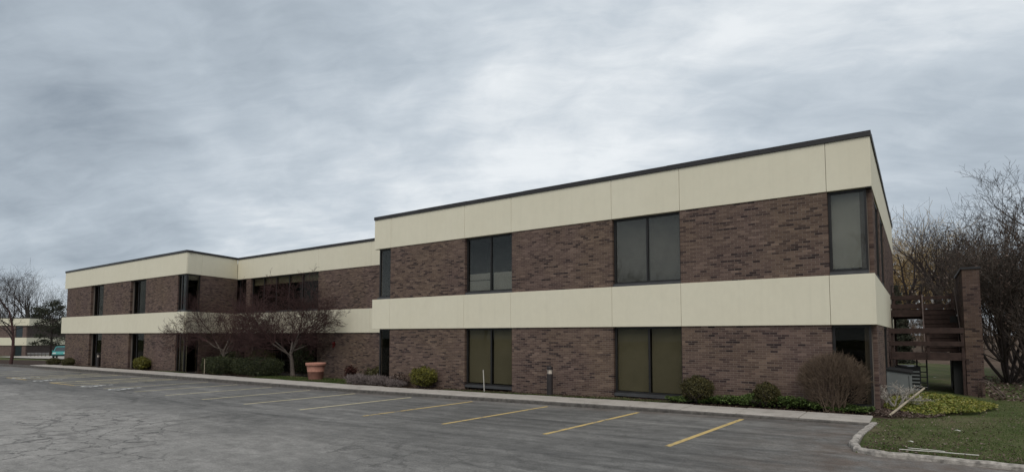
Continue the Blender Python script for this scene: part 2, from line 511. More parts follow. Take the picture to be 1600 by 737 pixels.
# ------------------------------------------------------------------ mesh helpers
class MB:
    """collects boxes, tubes and quads, then links them as ONE mesh object"""

    def __init__(self):
        self.V, self.F, self.T, self.n = [], [], [], 0

    def add(self, v, f, tone=0.5):
        v = np.asarray(v, dtype=float).reshape(-1, 3)
        for q in f:
            self.F.append(tuple(int(i) + self.n for i in q))
            self.T.append(tone)
        self.V.append(v)
        self.n += len(v)
        return self

    def box(self, x0, x1, y0, y1, z0, z1, fr=None, tone=0.5, back=True):
        c = [(x, y, z) for x in (x0, x1) for y in (y0, y1) for z in (z0, z1)]
        if fr is not None:
            c = [fr(*q) for q in c]
        fs = [(0, 1, 3, 2), (4, 6, 7, 5), (0, 4, 5, 1), (2, 3, 7, 6), (1, 5, 7, 3), (0, 2, 6, 4)]
        return self.add(c, fs, tone)

    def tube(self, pts, radii, k=8, caps=True, tone=0.5):
        pts = [Vector(p) for p in pts]
        if isinstance(radii, (int, float)):
            radii = [radii] * len(pts)
        vs, fs = [], []
        for i, p in enumerate(pts):
            d = (pts[min(i + 1, len(pts) - 1)] - pts[max(i - 1, 0)]).normalized()
            u = d.orthogonal().normalized() if i == 0 else (u - d * u.dot(d)).normalized()
            w = d.cross(u)
            for j in range(k):
                a = 2 * PI * j / k
                vs.append(p + (u * math.cos(a) + w * math.sin(a)) * radii[i])
        for i in range(len(pts) - 1):
            for j in range(k):
                a, b2 = i * k + j, i * k + (j + 1) % k
                fs.append((a, b2, b2 + k, a + k))
        if caps:
            fs.append(tuple(range(k))[::-1])
            fs.append(tuple(range((len(pts) - 1) * k, len(pts) * k)))
        return self.add([tuple(v) for v in vs], fs, tone)

    def lathe(self, prof, k=24, c=(0, 0, 0)):
        vs, fs = [], []
        for (r, z) in prof:
            for j in range(k):
                a = 2 * PI * j / k
                vs.append((c[0] + r * math.cos(a), c[1] + r * math.sin(a), c[2] + z))
        for i in range(len(prof) - 1):
            for j in range(k):
                a, b2 = i * k + j, i * k + (j + 1) % k
                fs.append((a, b2, b2 + k, a + k))
        fs.append(tuple(range(k))[::-1])
        fs.append(tuple(range((len(prof) - 1) * k, len(prof) * k)))
        return self.add(vs, fs)

    def prism(self, outline, z0, z1, axis="z"):
        n = len(outline)
        if axis == "z":
            vs = [(x, y, z0) for x, y in outline] + [(x, y, z1) for x, y in outline]
        else:                                     # outline in (x, z), extruded along y
            vs = [(x, z0, z) for x, z in outline] + [(x, z1, z) for x, z in outline]
        fs = [tuple(range(n))[::-1], tuple(range(n, 2 * n))] + [(i, (i + 1) % n, (i + 1) % n + n, i + n) for i in range(n)]
        return self.add(vs, fs)

    def mesh(self, name, mat, smooth=False, tone=False):
        me = bpy.data.meshes.new(name)
        v = np.concatenate(self.V) if self.V else np.zeros((0, 3))
        me.from_pydata(v.tolist(), [], self.F)
        me.materials.append(mat)
        if tone:
            at = me.attributes.new("tone", "FLOAT", "FACE")
            at.data.foreach_set("value", np.asarray(self.T, dtype=np.float32))
        if smooth:
            me.polygons.foreach_set("use_smooth", [True] * len(me.polygons))
        me.update()
        return me

    def build(self, name, mat, parent=None, smooth=False, tone=False, bevel=0.0):
        o = bpy.data.objects.new(name, self.mesh(name, mat, smooth, tone))
        COL.objects.link(o)
        if parent is not None:
            o.parent = parent
        if bevel:
            b = o.modifiers.new("bevel", "BEVEL")
            b.width = bevel
            b.segments = 2
            b.limit_method = "ANGLE"
        return o


def fast_mesh(name, V, quads, mat, tone=None, tri=False):
    """V (n,3), quads (m,4) numpy -> mesh"""
    me = bpy.data.meshes.new(name)
    k = quads.shape[1]
    me.vertices.add(len(V))
    me.vertices.foreach_set("co", np.ascontiguousarray(V, dtype=np.float32).ravel())
    me.loops.add(quads.size)
    me.loops.foreach_set("vertex_index", np.ascontiguousarray(quads, dtype=np.int32).ravel())
    me.polygons.add(len(quads))
    me.polygons.foreach_set("loop_start", np.arange(0, quads.size, k, dtype=np.int32))
    me.polygons.foreach_set("loop_total", np.full(len(quads), k, dtype=np.int32))
    me.polygons.foreach_set("use_smooth", np.zeros(len(quads), dtype=bool))
    if tone is not None:
        at = me.attributes.new("tone", "FLOAT", "FACE")
        at.data.foreach_set("value", np.ascontiguousarray(tone, dtype=np.float32))
    me.materials.append(mat)
    me.update(calc_edges=True)
    me.validate()
    return me


def link(name, me, parent=None):
    o = bpy.data.objects.new(name, me)
    COL.objects.link(o)
    if parent is not None:
        o.parent = parent
    return o


def tag(o, label=None, cat=None, group=None, kind=None):
    if label:
        o["label"] = label
    if cat:
        o["category"] = cat
    if group:
        o["group"] = group
    if kind:
        o["kind"] = kind
    return o


def thing(name, label, cat, loc=(0, 0, 0), rz=0.0, group=None):
    o = bpy.data.objects.new(name, None)
    o.empty_display_size = 0.3
    COL.objects.link(o)
    o.location = loc
    o.rotation_euler = (0, 0, rz)
    return tag(o, label, cat, group)


def copy_thing(root, loc, rz=0.0, scale=1.0, label=None):
    r = root.copy()
    COL.objects.link(r)
    r.location = loc
    r.rotation_euler = (0, 0, rz)
    r.scale = (scale, scale, scale) if isinstance(scale, (int, float)) else scale
    if label:
        r["label"] = label
    for ch in list(root.children):
        c = ch.copy()
        COL.objects.link(c)
        c.parent = r
        for g in list(ch.children):
            d = g.copy()
            COL.objects.link(d)
            d.parent = c
    return r


class Frame:
    """a wall's own axes: s along it, d outwards, z up"""

    def __init__(self, o, s, n):
        self.o, self.s, self.n = o, s, n

    def __call__(self, s, d, z):
        return (self.o[0] + self.s[0] * s + self.n[0] * d, self.o[1] + self.s[1] * s + self.n[1] * d, z)


# ------------------------------------------------------------------ the lie of the land
GX = [-400, -165, -150, -110, -80, -62, -39, -20, -8, -1, 10, 400]
GZ = [9.0, -1.9, -2.15, -1.35, -0.68, -0.43, -0.25, -0.15, 0.02, 0.08, 0.12, 0.12]


def gz(x, y=17.0):
    z = float(np.interp(x, GX, GZ))
    if y > 56:
        z += 0.012 * (min(y, 200) - 56)
    if y > 18 and x > 0:
        z -= 0.02 * min(y - 18, 8) * min(x, 3) / 3
    return z


def lot_z(x, y=10.0):
    return float(np.interp(x, [-90, -60, -20, -8, -1, 10, 60], [-0.93, -0.60, -0.27, -0.085, 0.035, 0.05, 0.05]))


# lot outline (back edge at the kerb, right side bulb, open towards the camera's back)
LOT = [(-1.08, 15.95), (-1.10, 15.2), (-1.2, 13.9), (-1.22, 12.9), (-1.08, 12.2), (-0.7, 11.93), (0.2, 11.95), (6, 11.95), (14, 11.95), (40, 11.95)]


def build_land():
    xs = np.unique(np.concatenate([np.linspace(-420, -90, 34), np.linspace(-90, -2, 60), np.array([-1.75, -1.55, -1.35, -1.2, -1.04, -0.98, -0.9, -0.7]), np.linspace(-0.8, 14, 38), np.linspace(16, 60, 12), np.linspace(70, 420, 12)]))
    ys = np.unique(np.concatenate([np.linspace(-300, 4, 20), np.linspace(5, 11, 5), np.array([11.6, 11.9, 12.02, 12.1, 12.2, 12.28, 12.36]), np.linspace(12.6, 15.7, 10), np.array([16.0, 16.06, 16.3]), np.linspace(16.6, 30, 46), np.linspace(31, 70, 30), np.linspace(75, 600, 24)]))
    V, F = [], []
    for y in ys:
        for x in xs:
            z = gz(x, y)
            z += 0.025 * math.sin(x * 1.7 + y) * math.sin(y * 1.3 - x * 0.6) if (x > -0.4 and y > 12.6 and y < 60) else 0.0
            inlot = (y < 12.05) or (x < -1.03 and y < 16.03) or (x < -0.65 and y < 12.27 - 0.71 * (x + 1.08))
            if inlot:
                z = min(z, lot_z(x, y)) - 0.12
            V.append((x, y, z))
    nx = len(xs)
    for j in range(len(ys) - 1):
        for i in range(nx - 1):
            a = j * nx + i
            F.append((a, a + 1, a + nx + 1, a + nx))
    me = fast_mesh("ground", np.array(V), np.array(F), M["ground"])
    me.polygons.foreach_set("use_smooth", [True] * len(me.polygons))
    tag(link("ground", me), kind="structure")
    # parking lot sheet
    V, F = [], []
    cols = []
    xl = np.concatenate([np.linspace(-120, -62, 12), np.linspace(-60, -1.3, 60)])
    for x in xl:
        cols.append((x, 15.98))
    cols += [(-1.0, 15.98), (-0.99, 12.30), (-0.6, 12.1), (120, 12.1)]
    base = -60.0
    for (x, y) in cols:
        for f in np.linspace(0, 1, 12):
            yy = base + (y - base) * f
            V.append((x, yy, lot_z(x, yy)))
    for i in range(len(cols) - 1):
        for k in range(11):
            a = i * 12 + k
            F.append((a, a + 12, a + 13, a + 1))
    me = fast_mesh("parking_lot", np.array(V), np.array(F), M["asphalt"])
    lot = tag(link("parking_lot", me), kind="structure")

    def line(x0, y0, x1, y1, w, mat, name="stall_line", dz=0.006):
        n = 6
        mb = MB()
        d = Vector((x1 - x0, y1 - y0, 0)).normalized()
        p = Vector((-d.y, d.x, 0)) * w / 2
        vs = []
        for i in range(n + 1):
            x, y = x0 + (x1 - x0) * i / n, y0 + (y1 - y0) * i / n
            z = lot_z(x, y) + dz
            vs += [(x + p.x, y + p.y, z), (x - p.x, y - p.y, z)]
        mb.add(vs, [(2 * i, 2 * i + 1, 2 * i + 3, 2 * i + 2) for i in range(n)])
        return mb.build(name, mat, lot)
    # yellow stall lines: the near ones freshly painted, the far ones worn
    for x in (-3.98, -6.83, -9.9, -12.98, -16.0, -19.25):
        line(x - 0.1, 11.0, x + 0.2, 15.6, 0.12, M["yellow"] if x > -15.5 else M["faded"])
    for x in (-22.3, -25.3, -28.3):
        line(x, 11.0, x + 0.2, 15.6, 0.115, M["faded"])
    line(-31.4, 10.9, -31.2, 15.7, 0.115, M["faded"])
    # hatched aisle between the accessible stalls
    for x in (-35.0, -38.6, -42.6, -46.4):
        line(x, 10.9, x + 0.1, 15.8, 0.12, M["faded"])
    line(-38.6, 10.9, -35.0, 10.9, 0.13, M["yellow"], "aisle_hatch")
    line(-46.4, 10.9, -42.6, 10.9, 0.13, M["yellow"], "aisle_hatch")
    for k in range(5):
        line(-38.5, 11.1 + 0.9 * k, -35.1, 12.0 + 0.9 * k, 0.11, M["faded"], "aisle_hatch", 0.010)
        line(-46.3, 11.1 + 0.9 * k, -42.7, 12.0 + 0.9 * k, 0.11, M["faded"], "aisle_hatch", 0.010)
    for x in (-49.5, -52.5, -55.5):
        line(x, 11.2, x + 0.1, 15.8, 0.12, M["faded"])

    def wheelchair(x, y, s):
        """painted access symbol: wheel ring, seat, back, leg, head"""
        mb = MB()

        def seg(a, b2, w):
            d = Vector((b2[0] - a[0], b2[1] - a[1], 0)).normalized()
            q = Vector((-d.y, d.x, 0)) * w / 2
            vs = []
            for c0 in (a, b2):
                for sg in (1, -1):
                    px, py = x + s * (c0[0] + sg * q.x), y + s * (c0[1] + sg * q.y)
                    vs.append((px, py, lot_z(px, py) + 0.011))
            mb.add(vs, [(0, 1, 3, 2)])
        pr = None
        for k in range(13):
            a = math.radians(150 + k * 20)
            c = (0.02 + 0.30 * math.cos(a), -0.18 + 0.30 * math.sin(a))
            if pr:
                seg(pr, c, 0.09)
            pr = c
        seg((-0.08, 0.36), (-0.04, -0.05), 0.12)
        seg((-0.05, 0.12), (0.2, 0.12), 0.08)
        seg((-0.06, -0.06), (0.26, -0.06), 0.11)
        seg((0.24, -0.05), (0.40, -0.36), 0.10)
        seg((0.37, -0.36), (0.50, -0.33), 0.08)
        seg((-0.12, 0.52), (0.03, 0.52), 0.15)
        mb.build("access_symbol", M["white"], lot)
    for x in (-30.0, -33.3, -40.5, -44.4):
        wheelchair(x - 0.4, 11.4, 1.25)
    return lot


build_land()


def ground_box(name, x0, x1, y0, y1, h, mat, parent):
    mb = MB()
    z0, z1 = gz(x0) + h, gz(x1) + h
    c = []
    for x, z in ((x0, z0), (x1, z1)):
        for y in (y0, y1):
            for zz in (z - 0.32, z):
                c.append((x, y, zz))
    mb.add(c, [(0, 1, 3, 2), (4, 6, 7, 5), (0, 4, 5, 1), (2, 3, 7, 6), (1, 5, 7, 3), (0, 2, 6, 4)])
    return mb.build(name, mat, parent, bevel=0.022)


def build_pavement():
    root = tag(thing("sidewalk", None, None), kind="structure")
    x = -1.0
    k = 0
    while x > -61:
        w = 1.52
        x2 = x - w + 0.012
        ground_box("slab", x2, x, 16.0 + 0.0, 17.28 + (0.10 if x2 < -20 else 0), 0.035 + 0.005 * math.sin(k * 2.3), M["concrete"], root)
        x -= w
        k += 1
    # rough kerb round the lawn corner
    kr = tag(thing("kerb", None, None), kind="structure")
    path = [Vector((px, py, 0)) for px, py in LOT]
    path[0] = Vector((-1.04, 15.98, 0))
    dense = []
    for i in range(len(path) - 1):
        L = (path[i + 1] - path[i]).length
        n = max(2, int(L / 0.22))
        for j in range(n):
            dense.append(path[i].lerp(path[i + 1], j / n))
    step = 4
    for i in range(0, len(dense) - 1, step):
        seg = dense[i:i + step + 1]
        if len(seg) < 2:
            break
        mb = MB()
        vs = []
        for j, p in enumerate(seg):
            g = i + j
            d = (dense[min(g + 1, len(dense) - 1)] - dense[max(g - 1, 0)]).normalized()
            nrm = Vector((-d.y, d.x, 0))
            if nrm.y < 0 and abs(nrm.y) > 0.5:
                nrm = -nrm
            if abs(nrm.y) <= 0.5 and nrm.x < 0:
                nrm = -nrm
            jit = 0.010 * math.sin(g * 1.9) + 0.008 * math.sin(g * 4.1)
            zt = 0.125 + 0.006 * math.sin(g * 2.7)
            for (o, z) in ((0.05 + jit, -0.15), (0.06 + jit, zt - 0.03), (0.085 + jit, zt), (0.18, zt + jit * 0.5), (0.20, zt - 0.02), (0.20, -0.15)):
                q = p + nrm * o
                vs.append((q.x, q.y, z))
        fs = []
        for a in range(len(seg) - 1):
            for b2 in range(5):
                s0 = a * 6 + b2
                fs.append((s0, s0 + 1, s0 + 7, s0 + 6))
        fs += [tuple(range(6)), tuple(range((len(seg) - 1) * 6, len(seg) * 6))[::-1]]
        mb.add(vs, fs)
        mb.build("kerb_stone", M["kerb"], kr)
    # straight kerb stones in front of the walk and on past its far end
    x = -1.0
    while x > -100:
        x2 = x - 2.4
        mb = MB()
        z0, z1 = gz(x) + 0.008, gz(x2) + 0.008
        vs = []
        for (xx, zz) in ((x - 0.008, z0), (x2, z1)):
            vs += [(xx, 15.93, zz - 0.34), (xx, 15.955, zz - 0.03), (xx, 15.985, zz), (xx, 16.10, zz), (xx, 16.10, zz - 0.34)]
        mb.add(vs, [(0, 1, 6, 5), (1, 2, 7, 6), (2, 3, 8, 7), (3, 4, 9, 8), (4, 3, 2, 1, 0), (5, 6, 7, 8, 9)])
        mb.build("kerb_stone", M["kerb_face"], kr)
        x = x2
    # driveway leading off at the far left
    mb = MB()
    vs, fs = [], []
    for i in range(14):
        x0 = -70 - 6.0 * i
        for y in (24.0 + 0.22 * i * 3, 40.0 + 0.22 * i * 3):
            vs.append((x0, y, gz(x0, y) + 0.03))
    fs = [(2 * i, 2 * i + 1, 2 * i + 3, 2 * i + 2) for i in range(13)]
    mb.add(vs, fs)
    tag(mb.build("driveway", M["concrete"]), kind="structure")


build_pavement()


# ------------------------------------------------------------------ office building
Z_BT, Z_BB, Z_FB, Z_R = 3.845, 2.445, 6.255, 7.815
bld = thing("office_building", "long two-storey brown brick office building with two cream concrete bands", "building", (-20, 20, 0))
B0 = Vector((-20, 20, 0))


def part(mb, name, mat, parent=None, tone=False, bevel=0.0, smooth=False):
    """builds in world coordinates and hangs the piece on the building"""
    o = mb.build(name, mat, None, smooth, tone, bevel)
    o.parent = parent or bld
    if parent is None:
        o.location = -B0
    return o


BR_L, BR_H, BR_J = 0.203, 0.057, 0.0107
BRICKS = []          # (frame, s0, s1, d0, d1, z0, z1, tone)
BACK = MB()
rb = random.Random(11)


def brick_panel(fr, s0, s1, z0, z1, je0=0.0, je1=0.0):
    """running bond between s0 and s1; je = depth of the end bricks at a jamb"""
    BACK.box(s0 + 0.015, s1 - 0.015, -0.30, -0.005, z0, z1, fr)
    course = BR_H + BR_J
    n = int(math.ceil((z1 - z0) / course))
    for r in range(n):
        zt = z1 - r * course - 0.004
        zb = max(zt - BR_H, z0)
        if zt - zb < 0.01:
            continue
        s = s0
        first = True
        darkrun = 0
        while s < s1 - 0.02:
            L = BR_L
            if first and r % 2:
                L = BR_L / 2 - BR_J / 2
            e = min(s + L, s1)
            if s1 - e < 0.05:
                e = s1
            if darkrun > 0:
                darkrun -= 1
                tn = rb.uniform(0.0, 0.2)
            elif rb.random() < 0.085 + 0.13 * mnoise.noise(Vector((s * 0.55 + 3.1, zb * 0.9, fr.o[1]))):
                darkrun = rb.choice((0, 0, 0, 1))
                tn = rb.uniform(0.06, 0.30)
            else:
                tn = min(1, max(0.2, rb.gauss(0.52, 0.17)))
            dep = -0.014
            if first and je0:
                dep = -je0
            if e >= s1 and je1:
                dep = -je1
            BRICKS.append((fr, s, e, dep, rb.uniform(-0.0015, 0.0015), zb, zt, tn))
            first = False
            s = e + BR_J


def concrete_band(fr, cuts, z0, z1, proj, c0=0.0, c1=0.0, th=0.14):
    """cream panels split at the cuts by narrow open joints over a dark backing"""
    for a, b2 in zip(cuts[:-1], cuts[1:]):
        mb = MB()
        mb.box(a + (0.005 if a != cuts[0] else 0), b2 - (0.005 if b2 != cuts[-1] else 0), -th, proj, z0, z1, fr)
        part(mb, "panel", M["cream"], bevel=0.008)
    BACK.box(cuts[0] + 0.02 + c0, cuts[-1] - 0.02 - c1, -0.30, -th - 0.005, z0 + 0.01, z1 - 0.01, fr)


def coping(fr, s0, s1, proj):
    """sheet-metal edge in lengths of about 3 m with a small lap at each joint"""
    n = max(1, round((s1 - s0 + 0.06) / 3.05))
    L = (s1 - s0 + 0.06) / n
    for k in range(n):
        mb = MB()
        a = s0 - 0.03 + k * L
        mb.box(a + (0.004 if k else 0), a + L, -0.35, proj + 0.04 + 0.003 * (k % 2), Z_R - 0.15, Z_R + 0.004 * (k % 2), fr)
        part(mb, "coping", M["coping"])


def window(fr, s0, s1, z0, z1, mull, glass, blind, drop=1.0, rec=0.15, ends=(True, True), room=True, sill=True):
    fw, d0, d1 = 0.055, -rec - 0.05, -rec + 0.02
    mb = MB()
    zs = z0 + (0.10 if sill else 0.0)
    mb.box(s0, s1, d0, d1, z1 - 0.075, z1, fr)
    mb.box(s0, s1, d0, d1, zs, zs + 0.06, fr)
    xs = [s0] + list(mull) + [s1]
    for i, x in enumerate(xs):
        if i == 0:
            a, b2 = x, x + fw * (1.4 if ends[0] else 0.8)
        elif i == len(xs) - 1:
            a, b2 = x - fw * (1.0 if ends[1] else 0.8), x
        else:
            a, b2 = x - 0.032, x + 0.032
        mb.box(a, b2, d0 + 0.003, d1 + 0.003, zs + 0.06, z1 - 0.075, fr)
    w = part(mb, "window", M["frame"])
    if sill:
        sb = MB()
        sb.box(s0 + 0.002, s1 - 0.002, -0.29, -0.02, z0, zs, fr)
        part(sb, "sill", M["sill"], w)
    for a, b2 in zip(xs[:-1], xs[1:]):
        p = MB()
        p.box(a + 0.02, b2 - 0.02, -rec - 0.022, -rec - 0.014, zs + 0.03, z1 - 0.04, fr)
        part(p, "pane", M[glass], w)
        if blind:
            p = MB()
            if drop > 0:
                p.box(a + 0.045, b2 - 0.045, -rec - 0.125, -rec - 0.12, z1 - (z1 - zs) * drop, z1 - 0.02, fr)
                part(p, "blind", M[blind], w)
            else:                                  # pale low panels set behind the glass, so the window is paler towards its bottom
                zt = zs + (z1 - zs) * -drop
                k = zs + (zt - zs) * (0.62 if a == xs[0] else 0.999)
                p.box(a + 0.045, b2 - 0.045, -rec - 0.135, -rec - 0.12, zs + 0.02, k, fr)
                part(p, "low_panel", M[blind], w)
                if a == xs[0]:
                    p = MB()
                    p.box(a + 0.045, b2 - 0.045, -rec - 0.145, -rec - 0.13, k + 0.03, zt, fr)
                    part(p, "low_panel", M[blind], w)
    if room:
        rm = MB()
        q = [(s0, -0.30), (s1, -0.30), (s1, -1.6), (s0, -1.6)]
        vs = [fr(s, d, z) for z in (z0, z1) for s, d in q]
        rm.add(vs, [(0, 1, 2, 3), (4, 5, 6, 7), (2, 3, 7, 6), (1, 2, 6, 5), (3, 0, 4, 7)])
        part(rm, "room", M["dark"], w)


def build_office():
    # ---- right wing, front
    f = Frame((0, 18.385), (1, 0), (0, -1))
    zg = -0.45
    ops = [(-15.5, -13.07), (-8.70, -6.27)]
    walls = [(-20.06, -15.5), (-13.07, -8.70), (-6.27, -1.975)]
    for (a, b2) in walls:
        brick_panel(f, a, b2, zg + 0.1, Z_BB, 0.16, 0.16)
        brick_panel(f, a, b2, Z_BT, Z_FB, 0.16, 0.16)
    cuts = [-21.24, -20.03, -15.52, -13.09, -8.72, -6.26, -1.985, -0.885]
    concrete_band(f, cuts, Z_BB, Z_BT, 0.055)
    cuts[0] = -21.16
    concrete_band(f, cuts, Z_FB, Z_R - 0.15, 0.03)
    coping(f, -21.15, -0.885, 0.03)
    window(f, -15.5, -13.07, Z_BT, Z_FB, [-14.22], "mirror", "blind_grey", -0.34)
    window(f, -8.70, -6.27, Z_BT, Z_FB, [-7.46], "mirror", "drape")
    window(f, -15.5, -13.07, 0.0, Z_BB, [-14.2], "glass", "blind", 0.96)
    window(f, -8.70, -6.27, 0.06, Z_BB, [-7.44], "glass", "blind", 0.97)
    window(f, -20.96, -20.06, Z_BT, Z_FB, [], "mirror", None)
    window(f, -20.90, -20.06, -0.1, Z_BB, [], "glass", None)
    window(f, -1.975, -1.03, Z_BT, Z_FB, [], "mirror", "blind_grey", 0.955, rec=0.12)
    window(f, -1.975, -1.03, 0.1, Z_BB, [], "glass", None, rec=0.12)
    # soffit over the corner notch
    sf = MB()
    sf.box(-1.03, -0.90, -0.30, 0.02, Z_FB - 0.03, Z_FB - 0.003, f)
    part(sf, "soffit", M["frame"])
    # ---- right wing, side wall
    g = Frame((-0.9, 18.385), (0, 1), (1, 0))
    brick_panel(g, 0.22, 1.35, Z_BT, Z_FB, 0.11, 0.11)
    brick_panel(g, 3.4, 4.3, Z_BT, Z_FB)
    brick_panel(g, 6.4, 16.6, Z_BT, Z_FB)
    brick_panel(g, 0.22, 4.2, zg, Z_BB, 0.11, 0.11)
    brick_panel(g, 6.6, 16.6, zg, Z_BB)
    cuts = [0.14, 1.2, 5.6, 10.0, 14.4, 16.62]
    concrete_band(g, cuts, Z_BB + 0.002, Z_BT - 0.002, 0.012)
    concrete_band(g, cuts, Z_FB + 0.002, Z_R - 0.152, 0.012)
    coping(g, 0.36, 16.62, 0.012)
    for (a, b2) in ((1.35, 3.4), (4.3, 6.4)):
        window(g, a, b2, Z_BT + 0.003, Z_FB - 0.003, [(a + b2) / 2], "mirror", None, rec=0.05)
    window(g, 4.2, 6.6, 0.05, Z_BB - 0.003, [5.4], "glass", None, rec=0.05)
    # ---- back, inner side and roof of the right wing
    bk = MB()
    bk.box(-21.0, -1.3, 34.6, 34.9, -0.6, 7.6)
    bk.box(-21.1, -20.98, 18.75, 34.6, -0.6, 7.6)
    part(bk, "wall", M["mortar"])
    rf = MB()
    rf.box(-20.9, -1.25, 18.75, 34.6, 7.3, 7.45)
    rf.box(-60.9, -21.2, 22.8, 34.6, 7.3, 7.45)
    rf.box(-60.9, -41.2, 18.6, 22.78, 7.3, 7.45)
    part(rf, "roof", M["roof"])
    # ---- middle section, set back
    m = Frame((0, 22.33), (1, 0), (0, -1))
    zb, zt, zf = 2.30, 3.715, 6.215
    brick_panel(m, -31.0, -20.9, zt, zf, 0.16, 0.0)
    brick_panel(m, -31.0, -20.9, -0.7, zb, 0.16, 0.0)
    brick_panel(m, -39.42, -38.82, zt, zf, 0.16, 0.16)
    brick_panel(m, -39.42, -38.82, -0.7, zb, 0.16, 0.16)
    cuts = [-40.6, -38.5, -34.7, -31.0, -26.0, -20.9]
    concrete_band(m, cuts, zb, zt, 0.06)
    concrete_band(m, cuts, zf, Z_R - 0.15, 0.03)
    coping(m, -40.6, -21.2, 0.03)
    window(m, -38.82, -31.0, zt, zf, [-37.35, -35.85, -34.35, -32.85], "glass", "blind", 0.22)
    window(m, -40.5, -39.42, zt, zf, [], "glass", None)
    window(m, -38.82, -31.0, -0.5, zb, [-37.35, -36.2, -35.05, -33.9, -32.5], "glass", None, rec=0.9)
    window(m, -40.5, -39.42, -0.5, zb, [], "glass", None)
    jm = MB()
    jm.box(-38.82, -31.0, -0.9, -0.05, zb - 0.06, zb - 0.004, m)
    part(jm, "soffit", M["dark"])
    # ---- left wing, front
    l = Frame((0, 18.2), (1, 0), (0, -1))
    zb, zt, zf = 2.30, 3.715, 6.235
    for (a, b2) in ((-61.2, -55.75), (-53.15, -48.1), (-45.5, -40.65)):
        brick_panel(l, a, b2, -0.9, zb, 0.16, 0.16)
        brick_panel(l, a, b2, zt, zf, 0.16, 0.16)
    cuts = [-62.05, -55.75, -53.1, -48.1, -45.5, -40.65, -39.45]
    concrete_band(l, cuts, zb, zt, 0.08, 0, 0.4, 0.03)
    cuts[0] = -61.7
    concrete_band(l, cuts, zf, Z_R - 0.15, 0.04, 0, 0.4, 0.03)
    coping(l, -61.7, -39.44, 0.04)
    for (a, b2) in ((-55.75, -53.15), (-48.1, -45.5)):
        window(l, a, b2, zt, zf, [a + 0.75], "glass", None, rec=0.28, sill=False)
        window(l, a, b2, -0.55, zb, [a + 0.75], "glass", None, rec=0.28)
    window(l, -40.65, -39.52, zt, zf, [-40.2], "mirror", None, ends=(True, False), rec=0.10, room=False)
    window(l, -40.65, -39.52, -0.4, zb, [-40.2], "glass", "blind", ends=(True, False), rec=0.10, room=False)
    # end wall far left, with its dark corner glazing
    e = Frame((-61.2, 18.2), (0, 1), (-1, 0))
    brick_panel(e, 1.4, 16.4, -0.9, zb, 0.11, 0.0)
    brick_panel(e, 1.4, 16.4, zt, zf, 0.11, 0.0)
    concrete_band(e, [-0.0, 5, 10, 16.4], zb + 0.002, zt - 0.002, 0.84)
    concrete_band(e, [-0.0, 5, 10, 16.4], zf + 0.002, Z_R - 0.152, 0.48)
    window(e, 0.05, 1.4, -0.6, zb - 0.003, [], "glass", None, rec=-0.06, sill=False)
    window(e, 0.05, 1.4, zt + 0.003, zf - 0.003, [], "glass", None, rec=-0.06, sill=False)
    # ---- splayed return between the left wing and the middle
    v = Vector((-40.62 + 39.45, 22.33 - 18.2, 0))
    Lr = v.length
    v.normalize()
    r = Frame((-39.45, 18.2), (v.x, v.y), (v.y, -v.x))
    brick_panel(r, 1.12, Lr - 0.02, -0.9, zb, 0.16, 0.0)
    brick_panel(r, 1.12, Lr - 0.02, zt, zf, 0.16, 0.0)
    concrete_band(r, [0.02, 1.15, Lr - 0.06], zb + 0.002, zt - 0.002, 0.05, 0.45, 0, 0.04)
    concrete_band(r, [0.02, 1.15, Lr - 0.06], zf + 0.002, Z_R - 0.152, 0.02, 0.45, 0, 0.04)
    coping(r, 0.36, Lr - 0.08, 0.02)
    window(r, 0.06, 1.12, zt + 0.003, zf - 0.003, [], "mirror", None, ends=(False, True), rec=0.08, room=False)
    window(r, 0.06, 1.12, -0.4, zb - 0.003, [], "glass", None, ends=(False, True), rec=0.08, room=False)
    bk = MB()
    bk.box(-61.0, -20.9, 34.6, 34.9, -1.0, 7.6)
    part(bk, "wall", M["mortar"])
    part(BACK, "wall", M["mortar"])

    # ---- the bricks: the 300 that show largest one by one, the rest as one part
    eye = Vector((0, 0, EYE))
    order = []
    for i, (fr, s, e2, d0, d1, z0, z1, tn) in enumerate(BRICKS):
        if fr is f and abs((e2 - s) - BR_L) < 1e-4 and (z1 - z0) > 0.056 and z0 > 0.35 and d0 > -0.02:
            order.append((((Vector(fr((s + e2) / 2, 0, (z0 + z1) / 2))) - eye).length, i))
    order.sort()
    single = set(i for _, i in order[:300])
    protos = []
    for k in range(24):
        mb = MB()
        mb.box(0, BR_L, -0.0, 0.016, 0, BR_H, tone=min(1, max(0, 0.02 + 0.94 * k / 23)))
        protos.append(mb.mesh("brick", M["brick"], tone=True))
    n = len(BRICKS) - len(single)
    V = np.zeros((n, 8, 3))
    T = np.zeros((n, 5))
    k = 0
    for i, (fr, s, e2, d0, d1, z0, z1, tn) in enumerate(BRICKS):
        if i in single:
            o = bpy.data.objects.new("brick", protos[int(round(tn / 0.98 * 23)) if tn < 0.96 else 23])
            COL.objects.link(o)
            o.parent = bld
            p = fr(s, d1, z0)
            o.location = (p[0] + 20, p[1] - 20, p[2])
            continue
        V[k] = [fr(a, b2, c) for a in (s, e2) for b2 in (d0, d1) for c in (z0, z1)]
        T[k] = tn
        k += 1
    q = np.array([(2, 3, 7, 6), (0, 1, 3, 2), (4, 6, 7, 5), (1, 5, 7, 3), (0, 2, 6, 4)])
    Q = (q[None] + (np.arange(n) * 8)[:, None, None]).reshape(-1, 4)
    o = link("brick_courses", fast_mesh("brick_courses", V.reshape(-1, 3) - np.array(B0), Q, M["brick"], T.ravel()), bld)
    tag(o, kind="stuff")


build_office()


